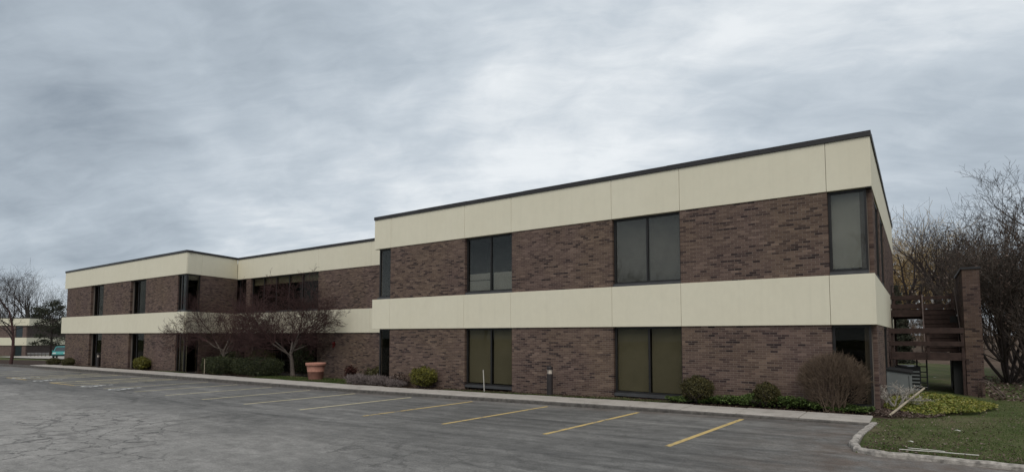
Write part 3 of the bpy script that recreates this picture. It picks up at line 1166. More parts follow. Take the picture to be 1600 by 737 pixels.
# ------------------------------------------------------------------ plants: branches and leaves
def grow(seed, height, trunk_r, levels, n_child, spread, up=0.25, first=0.3, len_ratio=0.62, lean=(0, 0), gnarl=0.14, trunk_frac=1.0, stems=1, droop=0.0, tip=0.004):
    """recursive branching -> list of (p0, p1, r0, r1, level)"""
    rnd = random.Random(seed)
    segs = []

    def branch(p, d, L, r, lev):
        n = 5 if lev == 0 else (4 if lev < levels - 1 else 3)
        pts = [p]
        dirs = [d]
        for i in range(n):
            j = Vector((rnd.gauss(0, gnarl), rnd.gauss(0, gnarl), rnd.gauss(0, gnarl)))
            d = (d + j + Vector((0, 0, up if lev > 0 else 0.05)) * 0.25 - Vector((0, 0, droop * (lev / max(1, levels))))).normalized()
            p = p + d * (L / n)
            pts.append(p)
            dirs.append(d)
        for i in range(n):
            a = r * (1 - 0.62 * i / n)
            b2 = r * (1 - 0.62 * (i + 1) / n)
            segs.append((pts[i], pts[i + 1], max(a, tip), max(b2, tip), lev))
        if lev >= levels:
            return
        k = n_child[min(lev, len(n_child) - 1)]
        ph = rnd.uniform(0, 2 * PI)
        for c in range(k):
            tt = first + (1 - first) * (c + rnd.random() * 0.8) / k if lev == 0 else 0.25 + 0.75 * (c + rnd.random()) / k
            tt = min(tt, 0.999)
            idx = min(int(tt * n), n - 1)
            q = pts[idx].lerp(pts[idx + 1], tt * n - idx)
            dd = dirs[idx + 1]
            ph += 2.4 + rnd.uniform(-0.5, 0.5)
            o = dd.orthogonal().normalized()
            o = Matrix.Rotation(ph, 3, dd) @ o
            ang = spread * rnd.uniform(0.7, 1.25)
            nd = (dd * math.cos(ang) + o * math.sin(ang)).normalized()
            rr = r * (1 - 0.62 * tt) * rnd.uniform(0.5, 0.72)
            branch(q, nd, L * len_ratio * rnd.uniform(0.75, 1.2) * (1.0 if lev else (1.15 - 0.4 * tt)), rr, lev + 1)

    for s in range(stems):
        if stems == 1:
            d = Vector((lean[0], lean[1], 1)).normalized()
            b0 = Vector((0, 0, -0.1))
        else:
            a = 2 * PI * s / stems + rnd.uniform(-0.3, 0.3)
            t = rnd.uniform(0.15, 0.75)
            d = Vector((math.cos(a) * t, math.sin(a) * t, 1)).normalized()
            b0 = Vector((math.cos(a) * 0.12 * t, math.sin(a) * 0.12 * t, -0.1))
        branch(b0, d, height * trunk_frac * (rnd.uniform(0.85, 1.1) if stems > 1 else 1), trunk_r, 0)
    return segs


def segs_mesh(name, segs, mat, k):
    """every segment a k-sided tapered tube"""
    if not segs:
        return None
    P0 = np.array([tuple(s[0]) for s in segs])
    P1 = np.array([tuple(s[1]) for s in segs])
    R0 = np.array([s[2] for s in segs])
    R1 = np.array([s[3] for s in segs])
    D = P1 - P0
    D /= np.maximum(np.linalg.norm(D, axis=1, keepdims=True), 1e-9)
    ref = np.where(np.abs(D[:, 2:3]) < 0.9, np.array([[0, 0, 1.0]]), np.array([[1.0, 0, 0]]))
    U = np.cross(D, ref)
    U /= np.linalg.norm(U, axis=1, keepdims=True)
    W = np.cross(D, U)
    a = np.arange(k) * 2 * PI / k
    ring = np.cos(a)[None, :, None] * U[:, None] + np.sin(a)[None, :, None] * W[:, None]
    ext = D * (R0 * 0.3)[:, None]
    V = np.concatenate([(P0 - ext)[:, None] + ring * R0[:, None, None], (P1 + ext)[:, None] + ring * R1[:, None, None]], axis=1)
    n = len(segs)
    i = np.arange(k)
    q = np.stack([i, (i + 1) % k, (i + 1) % k + k, i + k], axis=1)
    Q = (q[None] + (np.arange(n) * 2 * k)[:, None, None]).reshape(-1, 4)
    me = fast_mesh(name, V.reshape(-1, 3), Q, mat)
    me.polygons.foreach_set("use_smooth", [True] * len(me.polygons))
    return me


def make_tree(name, label, cat, loc, segs, m_trunk, m_crown, split=1, rz=0.0, group=None, scale=1.0):
    t = thing(name, label, cat, loc, rz, group)
    t.scale = (scale,) * 3
    a = segs_mesh("trunk", [s for s in segs if s[4] <= split], m_trunk, 7)
    b2 = segs_mesh("crown", [s for s in segs if s[4] > split], m_crown, 3)
    if a:
        link("trunk", a, t)
    if b2:
        link("crown", b2, t)
    return t


def leaf_mesh(name, pts, nrm, size, mat, rng, jitter=0.8, aspect=0.6, tone=None):
    n = len(pts)
    nr = nrm + rng.normal(0, jitter, (n, 3))
    nr /= np.maximum(np.linalg.norm(nr, axis=1, keepdims=True), 1e-9)
    r = rng.normal(0, 1, (n, 3))
    u = np.cross(nr, r)
    u /= np.maximum(np.linalg.norm(u, axis=1, keepdims=True), 1e-9)
    w = np.cross(nr, u)
    sz = size * rng.uniform(0.6, 1.3, (n, 1))
    a = pts - u * sz
    b2 = pts + w * sz * aspect
    c = pts + u * sz
    d = pts - w * sz * aspect
    V = np.stack([a, b2, c, d], axis=1).reshape(-1, 3)
    Q = np.arange(n * 4).reshape(n, 4)
    if tone is None:
        tone = np.clip(rng.normal(0.5, 0.22, n), 0, 1)
    return fast_mesh(name, V, Q, mat, tone)


def blob_points(rng, n, rad, boxy=2.0, lump=0.12, shell=0.65, flat=True):
    """points through the outer part of a lumpy (super)ellipsoid standing on z=0"""
    d = rng.normal(0, 1, (n, 3))
    d /= np.linalg.norm(d, axis=1, keepdims=True)
    k = (np.abs(d) ** boxy).sum(axis=1) ** (-1.0 / boxy)
    f = 1 + lump * (np.sin(d[:, 0] * 5 + 1.3 + rad[0]) * np.sin(d[:, 1] * 6 + 0.4) + 0.7 * np.sin(d[:, 2] * 9 + d[:, 0] * 7) + 0.5 * np.sin(d[:, 0] * 15 + d[:, 2] * 13))
    s = 1 - (1 - shell) * rng.random(n) ** 1.6
    p = d * (k * f * s)[:, None]
    nr = np.sign(d) * np.abs(d) ** (boxy - 1)
    p = p * np.array(rad)
    p[:, 2] += rad[2]
    if flat:
        p[:, 2] = np.maximum(p[:, 2], 0.02)
    return p, nr


def make_shrub(name, label, loc, rad, n, size, mat, seed, boxy=2.0, lump=0.12, group=None, shell=0.6, cat="shrub", lift=0.0):
    t = thing(name, label, cat, loc, 0, group)
    rng = np.random.default_rng(seed)
    p, nr = blob_points(rng, n, rad, boxy, lump, shell)
    p[:, 2] += lift
    tn = np.clip(rng.normal(0.48, 0.24, n), 0, 1)
    link("foliage", leaf_mesh("foliage", p, nr, size, M[mat], rng, tone=tn), t)
    segs = grow(seed, rad[2] * 1.1 + lift, 0.02, 2, [5, 4], 0.6, stems=5, tip=0.005)
    link("stem", segs_mesh("stem", segs, M["bark_dark"], 4), t)
    return t


R_H = Vector((0.8151, 0.5792, 0))       # level directions across and along the view
F_H = Vector((-0.5792, 0.8151, 0))


def at(px, Z, z=None):
    """a place on the land Z metres off, px as measured across the photograph"""
    p = F_H * Z + R_H * ((px - 800.0) / 890.0 * Z)
    return (p.x, p.y, gz(p.x, p.y) if z is None else z)


# ------------------------------------------------------------------ shrubs in the planting strip
make_shrub("boxwood_shrub", "round yellow-green boxwood shrub left of the narrow corner-side window", (-17.35, 17.86, gz(-17.4)), (0.60, 0.46, 0.40), 7000, 0.030, "leaf_yellow", 21, 2.3, 0.10, "clipped round shrubs", lift=0.10)
make_shrub("boxwood_shrub", "clipped round olive shrub beside the large ground window, on the ground cover", (-5.62, 17.84, gz(-5.6)), (0.47, 0.43, 0.37), 6500, 0.026, "leaf_olive", 22, 2.2, 0.09, "clipped round shrubs", lift=0.10)
make_shrub("boxwood_shrub", "small round brownish shrub midway along the right-hand brick panel", (-3.62, 17.88, gz(-3.6)), (0.34, 0.34, 0.31), 5200, 0.024, "leaf_olive", 23, 2.2, 0.09, "clipped round shrubs", lift=0.10)
make_shrub("boxwood_shrub", "round yellowish shrub between two narrow dark windows of the left wing", (-44.6, 17.75, gz(-44.6)), (0.68, 0.45, 0.46), 4000, 0.05, "leaf_yellow", 24, 2.2, 0.10, "clipped round shrubs")
make_shrub("boxwood_shrub", "small olive shrub against the far left brick corner", (-57.9, 17.5, gz(-58)), (0.56, 0.42, 0.32), 2600, 0.05, "leaf_olive", 25, 2.2, 0.10, "clipped round shrubs")
make_shrub("boxwood_shrub", "olive shrub beyond the far left corner, in front of the teal car", (-60.9, 17.35, gz(-61)), (0.62, 0.45, 0.30), 2600, 0.05, "leaf_olive", 26, 2.2, 0.10, "clipped round shrubs")
make_shrub("clipped_hedge", "boxy dark hedge behind the thin white stake", (-35.3, 18.35, gz(-35)), (1.12, 0.75, 0.53), 9000, 0.035, "leaf_dark", 27, 4.0, 0.05, "clipped hedges", cat="hedge")
make_shrub("clipped_hedge", "long boxy dark hedge left of the pale-trunked tree", (-32.0, 18.95, gz(-32)), (1.95, 0.80, 0.52), 13000, 0.035, "leaf_dark", 28, 4.0, 0.05, "clipped hedges", cat="hedge")
make_shrub("clipped_hedge", "rounded green hedge top showing behind the long boxy hedge", (-35.2, 21.1, gz(-35)), (1.0, 0.6, 0.72), 5000, 0.04, "leaf_olive", 29, 3.0, 0.06, "clipped hedges", cat="hedge")
make_shrub("clipped_hedge", "rounded dark hedge against the splayed brick return", (-37.6, 20.3, gz(-37)), (0.9, 0.55, 0.68), 4000, 0.04, "leaf_dark", 30, 3.0, 0.06, "clipped hedges", cat="hedge")
make_shrub("clipped_hedge", "dim rounded shrub in the entrance recess right of the pale trunk", (-31.6, 21.75, gz(-31)), (0.85, 0.4, 0.85), 4000, 0.04, "leaf_dark", 31, 2.6, 0.08, "clipped hedges", cat="hedge")
make_shrub("red_shrub", "small dark red shrub just right of the terracotta pot", (-25.9, 20.9, gz(-26)), (0.36, 0.3, 0.30), 900, 0.05, "leaf_red", 32, 2.0, 0.2)
make_shrub("red_shrub", "low round dark red shrub further right of the terracotta pot", (-24.2, 20.9, gz(-24)), (0.45, 0.35, 0.26), 1200, 0.045, "leaf_dry", 33, 2.0, 0.2)
make_shrub("olive_shrub", "loose olive shrub behind the grey heather at the set-back wall", (-21.9, 19.4, gz(-22)), (0.85, 0.45, 0.36), 1800, 0.05, "leaf_olive", 34, 2.0, 0.25)
make_shrub("brown_shrub", "small brownish shrub between the grey heather and the yellow-green boxwood", (-18.85, 18.0, gz(-19)), (0.40, 0.3, 0.30), 1500, 0.035, "leaf_dry", 35, 2.0, 0.2)


def make_heather(loc, rad, n, seed, label):
    t = thing("heather_clump", label, "heather", loc, 0, "grey heather clumps")
    rng = np.random.default_rng(seed)
    p, nr = blob_points(rng, n, rad, 2.2, 0.16, 0.35)
    up = np.tile(np.array([[0, 0, 1.0]]), (n, 1))
    a = rng.normal(0, 1, (n, 3))
    a[:, 2] = np.abs(a[:, 2]) + 0.8
    a /= np.linalg.norm(a, axis=1, keepdims=True)
    L = 0.09 * rng.uniform(0.6, 1.4, (n, 1))
    w = np.cross(a, rng.normal(0, 1, (n, 3)))
    w /= np.linalg.norm(w, axis=1, keepdims=True)
    w *= 0.007
    V = np.stack([p - w, p + w, p + a * L + w * 0.4, p + a * L - w * 0.4], axis=1).reshape(-1, 3)
    tn = np.clip(rng.normal(0.45, 0.25, n), 0, 1)
    link("foliage", fast_mesh("foliage", V, np.arange(4 * n).reshape(n, 4), M["heather"], tn), t)


make_heather((-21.55, 17.85, gz(-21.5)), (0.75, 0.40, 0.22), 5000, 41, "pale grey heather clump nearest the terracotta pot")
make_heather((-20.35, 17.95, gz(-20.3)), (0.80, 0.38, 0.21), 5000, 42, "grey heather clump below the narrow corner window")
make_heather((-18.9, 17.75, gz(-19)), (0.50, 0.30, 0.15), 2500, 43, "thin grey heather clump in front of the small brownish shrub")


# big leafless bush at the corner
def make_twig_bush(name, label, loc, h, seed, stems, mat_a, mat_b, levels=4, kids=(6, 5, 4, 3), spread=0.42, squash=(1, 1, 1), rz=0.0, r0=0.022, up=0.5, lr=0.5, tip=0.003, gnarl=0.12):
    segs = grow(seed, h, r0, levels, list(kids), spread, up=up, first=0.35, len_ratio=lr, stems=stems, gnarl=gnarl, tip=tip, trunk_frac=0.72)
    t = make_tree(name, label, "bush", loc, segs, mat_a, mat_b, 1, rz)
    t.scale = squash
    for ch in t.children:
        ch.name = {"trunk": "stem", "crown": "twig"}.get(ch.name.split(".")[0], ch.name)
    return t


def dome_bush(name, label, loc, rx, ry, h, seed):
    """stems fanning from the base to a clipped dome, its shell full of fine twigs"""
    rnd = random.Random(seed)
    stems, twigs = [], []

    def dome(q):
        a = 2 * PI * q[0]
        el = math.asin(min(1, q[1]))
        return Vector((rx * math.cos(a) * math.cos(el), ry * math.sin(a) * math.cos(el), h * 0.48 + h * 0.52 * math.sin(el)))
    for k in range(46):
        e = dome((rnd.random(), rnd.random() ** 0.7)) * rnd.uniform(0.82, 0.97)
        b0 = Vector((rnd.uniform(-0.22, 0.22), rnd.uniform(-0.14, 0.14), -0.05))
        mid = b0.lerp(e, 0.5) + Vector((e.x * 0.10, e.y * 0.1, -0.05 + rnd.gauss(0, 0.04)))
        pts = [b0, b0.lerp(mid, 0.5) + Vector((rnd.gauss(0, .02), rnd.gauss(0, .02), 0)), mid, mid.lerp(e, 0.5) + Vector((rnd.gauss(0, .03), rnd.gauss(0, .03), 0)), e]
        rr = rnd.uniform(0.009, 0.017)
        for i in range(4):
            stems.append((pts[i], pts[i + 1], rr * (1 - 0.2 * i), rr * (0.8 - 0.2 * i), 0))
    for k in range(3600):
        q = (rnd.random(), rnd.uniform(-0.75, 1.0) if rnd.random() < 0.35 else rnd.random() ** 0.8)
        if q[1] < 0:
            o = Vector((rx * math.cos(2 * PI * q[0]), ry * math.sin(2 * PI * q[0]), h * 0.48 * (1 + q[1] * 0.85))) * 1.0
            o.x *= 0.95 + 0.25 * q[1]
            o.y *= 0.95 + 0.25 * q[1]
        else:
            o = dome(q)
        p0 = Vector((o.x * 0.72, o.y * 0.72, o.z * 0.78)) * rnd.uniform(0.85, 1.12)
        d = (o - p0).normalized() + Vector((rnd.gauss(0, .45), rnd.gauss(0, .45), rnd.gauss(0.25, .35)))
        p1 = p0 + d.normalized() * rnd.uniform(0.10, 0.22)
        e = Vector((o.x, o.y, o.z)) * rnd.uniform(0.93, 1.03)
        twigs.append((p0, p1, 0.0032, 0.0026, 2))
        twigs.append((p1, p1.lerp(e, 0.6) + Vector((rnd.gauss(0, .03), rnd.gauss(0, .03), rnd.gauss(0, .03))), 0.0026, 0.0018, 2))
    t = thing(name, label, "bush", loc)
    link("stem", segs_mesh("stem", stems, M["tan_twig"], 5), t)
    link("twig", segs_mesh("twig", twigs, M["tan_twig"], 3), t)


dome_bush("leafless_bush", "big rounded leafless brown bush at the right brick corner", (-1.92, 17.80, gz(-1.9)), 0.98, 0.50, 1.72, 51)
make_twig_bush("dead_branches", "bleached silvery dead branches lying on the bed near the corner", (-0.55, 19.2, gz(-0.5) + 0.1), 1.15, 57, 7, M["silver"], M["silver"], 3, (5, 4, 3), 0.55, (1.1, 0.7, 0.62), 0.4, 0.026, 0.1, 0.55, 0.006, 0.16)


# ground cover
def cover(name, label, cat, n, fn, size, mat, seed, jitter=0.55):
    rng = np.random.default_rng(seed)
    pts = fn(rng, n)
    up = np.tile(np.array([[0, 0, 1.0]]), (len(pts), 1))
    me = leaf_mesh(name, pts, up, size, M[mat], rng, jitter, 0.6, np.clip(rng.normal(0.5, 0.24, len(pts)), 0, 1))
    return tag(link(name, me), label, cat, kind="stuff")


def bed_pts(rng, n):
    x = rng.uniform(-6.6, -1.0, n)
    y = 17.50 + (18.36 - 17.50) * rng.random(n) ** 0.7
    e = 0.10 + 0.10 * np.sin(x * 3.1 + 1) * np.sin(y * 7) + 0.10 * np.sin(x * 1.3)
    keep = np.abs((y - 18.02) / 0.46) < 1.0 - 0.25 * np.sin(x * 5.2) ** 2
    h = (0.10 + np.clip(e, 0, 0.3)) * np.clip((y - 17.38) / 0.3, 0.1, 1)
    z = 0.04 + h * rng.random(n) ** 0.45
    g = np.interp(x, GX, GZ)
    return np.stack([x, y, g + z], axis=1)[keep]


cover("ground_cover", "dark green leafy ground cover between the kerbside walk and right brick panel", "ground cover", 16000, bed_pts, 0.030, "leaf_cover", 61)


def patch_pts(rng, n):
    a = rng.uniform(0, 2 * PI, n)
    r = np.sqrt(rng.random(n)) * (1 + 0.10 * np.sin(a * 3 + 1) + 0.06 * np.sin(a * 7))
    x = 0.30 + 1.30 * r * np.cos(a) + 0.12 * r * np.sin(a)
    y = 21.0 + 2.7 * r * np.sin(a)
    dome = np.clip(1 - r ** 2.2, 0, 1)
    z = 0.03 + (0.05 + 0.20 * dome) * rng.random(n) ** 0.35 + 0.05 * np.sin(x * 6) * np.sin(y * 4) * dome
    return np.stack([x, y, np.interp(x, GX, GZ) + z], axis=1)


cover("ground_cover", "rounded patch of yellow-green variegated ground cover in front of the brick pier", "ground cover", 19000, patch_pts, 0.035, "leaf_varieg", 62)


def straw_pts(rng, n):
    x = rng.uniform(-1.2, 0.5, n)
    y = rng.uniform(17.3, 19.6, n)
    z = rng.random(n) * 0.06 + 0.02
    k = ((x + 0.45) / 0.95) ** 2 + ((y - 18.5) / 1.15) ** 2 < 1
    return np.stack([x, y, np.interp(x, GX, GZ) + z], axis=1)[k]


cover("dry_leaves", "dry brown leaves and straw round the dead branches", "dry leaves", 3800, straw_pts, 0.030, "leaf_dry", 63)


def chips_pts(rng, n):
    x = rng.uniform(-61, -0.9, n)
    y = rng.uniform(17.35, 18.3, n)
    d = (x < -21.3) & (x > -39)
    y = np.where(d, 17.4 + (y - 17.35) * 4.4, y)
    return np.stack([x, y, np.interp(x, GX, GZ) + 0.012 + 0.02 * rng.random(n)], axis=1)


cover("mulch_chips", "dark wood mulch with dry chips along the foot of the building", "mulch", 14000, chips_pts, 0.030, "chips", 64, 0.35)


def litter_pts(rng, n):
    x = rng.uniform(2.0, 9.0, n)
    y = rng.uniform(24.5, 40, n)
    return np.stack([x, y, np.array([gz(a, b2) for a, b2 in zip(x, y)]) + 0.02 + 0.05 * rng.random(n)], axis=1)


cover("leaf_litter", "brown fallen leaves under the bare thicket at the right edge", "leaf litter", 5000, litter_pts, 0.06, "leaf_dry", 65, 0.5)


def build_grass():
    rng = np.random.default_rng(71)

    def blades(x, y, h, w):
        n = len(x)
        z = np.array([gz(a, b2) for a, b2 in zip(x, y)]) + 0.0
        z += np.where((x > -0.4) & (y > 12.6), 0.025 * np.sin(x * 1.7 + y) * np.sin(y * 1.3 - x * 0.6), 0) - 0.01
        a = rng.uniform(0, 2 * PI, n)
        hh = h * rng.uniform(0.5, 1.3, n)
        lx, ly = rng.normal(0, 0.45, n) * hh, rng.normal(0, 0.45, n) * hh
        b0 = np.stack([x - np.cos(a) * w, y - np.sin(a) * w, z], axis=1)
        b1 = np.stack([x + np.cos(a) * w, y + np.sin(a) * w, z], axis=1)
        tp = np.stack([x + lx, y + ly, z + hh], axis=1)
        return np.stack([b0, b1, tp], axis=1).reshape(-1, 3)
    # lawn: densest near the camera
    n = 80000
    y = 12.28 + 15.5 * rng.random(n) ** 1.5
    x = -0.9 + (3.2 + (y - 12) * 0.30) * rng.random(n)
    # bare, worn spots
    keep = (np.sin(x * 2.1 + 0.5 * y) * np.sin(y * 1.7 - x) + 0.5 * np.sin(x * 5.3) * np.sin(y * 4.1)) < rng.uniform(-0.1, 1.3, n)
    keep &= ~((x < -0.95) | ((y > 17.1) & (x < -0.2)))
    keep &= (((x - 0.3) / 1.25) ** 2 + ((y - 21.0) / 2.6) ** 2) > 1
    keep &= ~((x < -0.80 + 0.12 * np.sin(y * 3)) & (y < 16.0))
    V = [blades(x[keep], y[keep], 0.034, 0.006)]
    # narrow grass along the window walls and by the planter
    n = 9000
    x = rng.uniform(-16.0, -6.4, n)
    y = 17.36 + 0.55 * rng.random(n)
    V.append(blades(x, y, 0.05, 0.006))
    n = 9000
    x = rng.uniform(-30.5, -22.3, n)
    y = 17.45 + 1.9 * rng.random(n)
    V.append(blades(x, y, 0.06, 0.010))
    n = 2500
    x = rng.uniform(-42, -38.5, n)
    y = 17.42 + 0.5 * rng.random(n)
    V.append(blades(x, y, 0.06, 0.010))
    V = np.concatenate(V)
    n = len(V) // 3
    o = link("grass", fast_mesh("grass", V, np.arange(3 * n).reshape(n, 3), M["grass"], np.clip(rng.normal(0.46, 0.2, n), 0, 1)))
    tag(o, "short patchy spring grass on the lawn and along the walk", "grass", kind="stuff")


build_grass()

# ------------------------------------------------------------------ trees
def ornamental(seed, h, r, lean):
    """short trunk that forks low into a wide vase of fine twigs"""
    rnd = random.Random(seed)
    out = []
    p = Vector((0, 0, -0.1))
    d = Vector((lean[0], lean[1], 1)).normalized()
    n = 6
    for i in range(n):
        q = p + (d + Vector((rnd.gauss(0, 0.05), rnd.gauss(0, 0.05), 0))) * (h * 0.22 / n)
        out.append((p, q, r * (1.25 if i == 0 else 1 - 0.06 * i), r * (1 - 0.06 * (i + 1)), 0))
        p = q
    k = 8
    for c in range(k):
        a = 2 * PI * c / k + rnd.uniform(-0.35, 0.35)
        t = (0.7, 1.7, 1.0, 2.1, 0.45, 1.4, 0.9, 1.8)[c] * rnd.uniform(0.9, 1.1)
        dd = Vector((math.cos(a) * t, math.sin(a) * t, 1))
        sub = grow(seed * 31 + c, h * 0.50 * rnd.uniform(0.8, 1.12), r * rnd.uniform(0.28, 0.42), 4, [11, 7, 5, 3], 0.66, up=0.16, first=0.2, len_ratio=0.52, gnarl=0.19, lean=(dd.x, dd.y), tip=0.0052)
        o = out[rnd.choice((3, 4, 5, 5))][1]
        for m, (a0, a1, r0, r1, lv) in enumerate(sub):
            out.append((a0 + o + Vector((0, 0, 0.1)), a1 + o + Vector((0, 0, 0.1)), r0, r1, 0 if m < 2 else lv + 1))
    return out


make_tree("ornamental_tree", "spreading bare ornamental tree with pale trunk beside the terracotta pot", "tree", (-30.15, 20.1, gz(-30)), ornamental(81, 6.7, 0.145, (-0.05, 0.0)), M["bark_pale"], M["bark_red"], 0, 0.6, "small bare ornamental trees")
make_tree("ornamental_tree", "spreading bare ornamental tree rising behind the boxy hedge with the white stake", "tree", (-36.75, 19.45, gz(-37)), ornamental(84, 6.8, 0.13, (0.03, 0.05)), M["bark_grey"], M["bark_red"], 0, 2.2, "small bare ornamental trees")
s = grow(87, 6.5, 0.15, 5, [9, 5, 4, 3, 3], 0.75, up=0.2, first=0.3, len_ratio=0.55, gnarl=0.15, tip=0.006)
make_tree("ornamental_tree", "taller bare tree on the dark mulch island at the left edge", "tree", (-69.7, 16.6, gz(-69) - 0.1), s, M["bark_red"], M["bark_dark"], 0, 0.3, "small bare ornamental trees", 1.0)

# far bare trees behind the left end and right end: a few crowns shared between copies
far_a = grow(91, 11.0, 0.36, 5, [10, 5, 5, 4, 2], 0.62, up=0.30, first=0.25, len_ratio=0.58, gnarl=0.09, tip=0.008)
far_b = grow(92, 9.0, 0.40, 5, [6, 4, 4, 3, 2], 0.62, up=0.26, first=0.3, len_ratio=0.66, gnarl=0.09, tip=0.009)
far_c = grow(95, 6.0, 0.66, 5, [6, 5, 4, 3, 2], 0.55, up=0.25, first=0.4, len_ratio=0.76, gnarl=0.09, tip=0.008)
near_d = grow(99, 8.5, 0.22, 5, [12, 7, 5, 4, 3], 0.62, up=0.35, first=0.25, len_ratio=0.52, gnarl=0.08, tip=0.006)
far_e = grow(95, 6.0, 0.42, 5, [6, 5, 4, 3, 2], 0.52, up=0.25, first=0.4, len_ratio=0.76, gnarl=0.09, tip=0.008)
LEFT = [(48, 160, 24.0, "e", "tallest bare tree behind the pale far building at the left"),
        (14, 150, 18.0, "a", "upright bare tree above the roof of the far building, near the left edge"),
        (90, 158, 18.5, "b", "bare tree just left of the roof corner of the left wing"),
        (118, 172, 20.5, "b", "bare treetop showing first over the roof of the left wing"),
        (138, 176, 21.0, "a", "bare treetop showing further right over the roof of the left wing"),
        (-12, 156, 19.0, "b", "bare tree cut by the left edge behind the small island tree")]
P = {}


def far_tree(key, px, Z, h, label, mats, rz, name="bare_tree", group="bare trees beyond the building"):
    segs = {"a": far_a, "b": far_b, "c": far_c, "d": near_d, "e": far_e}[key]
    top = max(q[1].z for q in segs)
    kk = (key, mats[1].name)
    if kk not in P:
        P[kk] = make_tree(name, label, "tree", at(px, Z), segs, mats[0], mats[1], 1, rz, group, h / top)
        return P[kk]
    return copy_thing(P[kk], at(px, Z), rz, h / top, label)


for i, (px, Z, h, k, lab) in enumerate(LEFT):
    far_tree(k, px, Z, h, lab, (M["bark_far"], M["bark_far"]), i * 1.3)
RIGHT = [(1464, 64, 18.5, "c", "broad bare tree with dark forking limbs behind the stair railing"),
         (1408, 72, 18.0, "b", "bare tree nearest the right side wall of the office"),
         (1526, 56, 16.0, "e", "narrow dark bare tree rising just above the brick pier"),
         (1692, 31, 12.6, "d", "tall bare tree reaching in from the right edge, highest on that side")]
for i, (px, Z, h, k, lab) in enumerate(RIGHT):
    far_tree(k, px, Z, h, lab, (M["bark_dark"], M["bark_dark"]), 0.7 + i * 1.9)
WILLOW = [(1404, 84, 21.0, "golden-twigged willow crown close to the right side wall"),
          (1474, 90, 22.0, "golden-twigged willow crown behind the forking tree")]
wil = grow(97, 5.5, 0.4, 5, [8, 6, 5, 4, 3], 0.75, up=0.06, first=0.4, len_ratio=0.72, gnarl=0.10, tip=0.011, droop=0.05)
wtop = max(q[1].z for q in wil)
w0 = None
for i, (px, Z, h, lab) in enumerate(WILLOW):
    if w0 is None:
        w0 = make_tree("willow_tree", lab, "tree", at(px, Z), wil, M["bark_dark"], M["willow"], 1, 0, "willows beyond the lawn", h / wtop)
    else:
        copy_thing(w0, at(px, Z), i * 2.1, h / wtop, lab)


def make_evergreen(name, label, loc, h, r, n, size, seed, cone=1.0, clear=0.0, lean=0.0):
    t = thing(name, label, "tree", loc)
    rng = np.random.default_rng(seed)
    u = rng.random(n) ** 0.75
    z = clear + (h - clear) * u
    layer = (0.75 + 0.25 * np.sin(u * 38 + rng.uniform(0, 6))) if cone < 0.5 else (0.7 + 0.3 * np.sin(u * 17 + 2))
    rr = r * (np.clip(1 - u, 0, 1) ** cone + 0.05) * layer
    a = rng.uniform(0, 2 * PI, n)
    rr = rr * (0.75 + 0.35 * np.sin(a * 5 + u * 9) * np.sin(a * 2 - u * 14)) * np.sqrt(rng.uniform(0.15, 1, n))
    p = np.stack([rr * np.cos(a) + lean * z, rr * np.sin(a), z - 0.18 * rr], axis=1)
    nr = np.stack([np.cos(a), np.sin(a), np.full(n, 0.6)], axis=1)
    link("crown", leaf_mesh("crown", p, nr, size, M["leaf_ever"], rng, 0.7, 0.4), t)
    mb = MB()
    mb.tube([(0, 0, -0.2), (lean * h * 0.5, 0, h * 0.5), (lean * h * 0.95, 0, h * 0.95)], [0.03 * h * 0.5, 0.02 * h * 0.5, 0.02], 7)
    mb.build("trunk", M["bark_dark"], t, True)
    return t


def loose_evergreen(label, loc, h, r, n, seed):
    """irregular crown of needle clumps with gaps between them"""
    t = thing("evergreen_tree", label, "tree", loc, 0, "loose evergreens at the left")
    rng = np.random.default_rng(seed)
    pts, mb = [], MB()
    mb.tube([(0, 0, -0.3), (0.1, 0.05, h * 0.5), (0.25, 0, h * 0.9)], [0.22, 0.15, 0.04], 7)
    for k in range(n):
        u = rng.uniform(0.2, 1.0)
        a = rng.uniform(0, 2 * PI)
        rr = r * (1.05 - u * 0.75) * rng.uniform(0.25, 1.0)
        c = np.array([rr * math.cos(a), rr * math.sin(a), h * u])
        m = rng.integers(110, 190)
        pts.append(c + rng.normal(0, 1, (m, 3)) * np.array([0.62, 0.62, 0.30]) * rng.uniform(0.6, 1.2))
        mb.tube([(0.15 * u, 0, h * u - 0.35 * rr), tuple(c)], [0.05, 0.02], 4)
    p = np.concatenate(pts)
    link("crown", leaf_mesh("crown", p, np.zeros_like(p) + np.array([[0, 0, 0.4]]), 0.17, M["leaf_ever"], rng, 0.9, 0.4), t)
    mb.build("trunk", M["bark_dark"], t, True)


loose_evergreen("dusky evergreen tree just left of the left wing, behind the teal car", at(82, 112), 11.0, 4.2, 44, 101)
loose_evergreen("dusky evergreen tree behind the far building's right corner", at(60, 128), 10.5, 3.6, 36, 102)
make_evergreen("columnar_evergreen", "narrow dark columnar evergreen behind the stair's upper landing", at(1402, 44), 5.9, 0.75, 7000, 0.10, 103, 0.35)
make_evergreen("columnar_evergreen", "lower dark evergreen beside the narrow one, seen under the landing", at(1411, 42), 3.4, 1.0, 6000, 0.10, 104, 0.4)

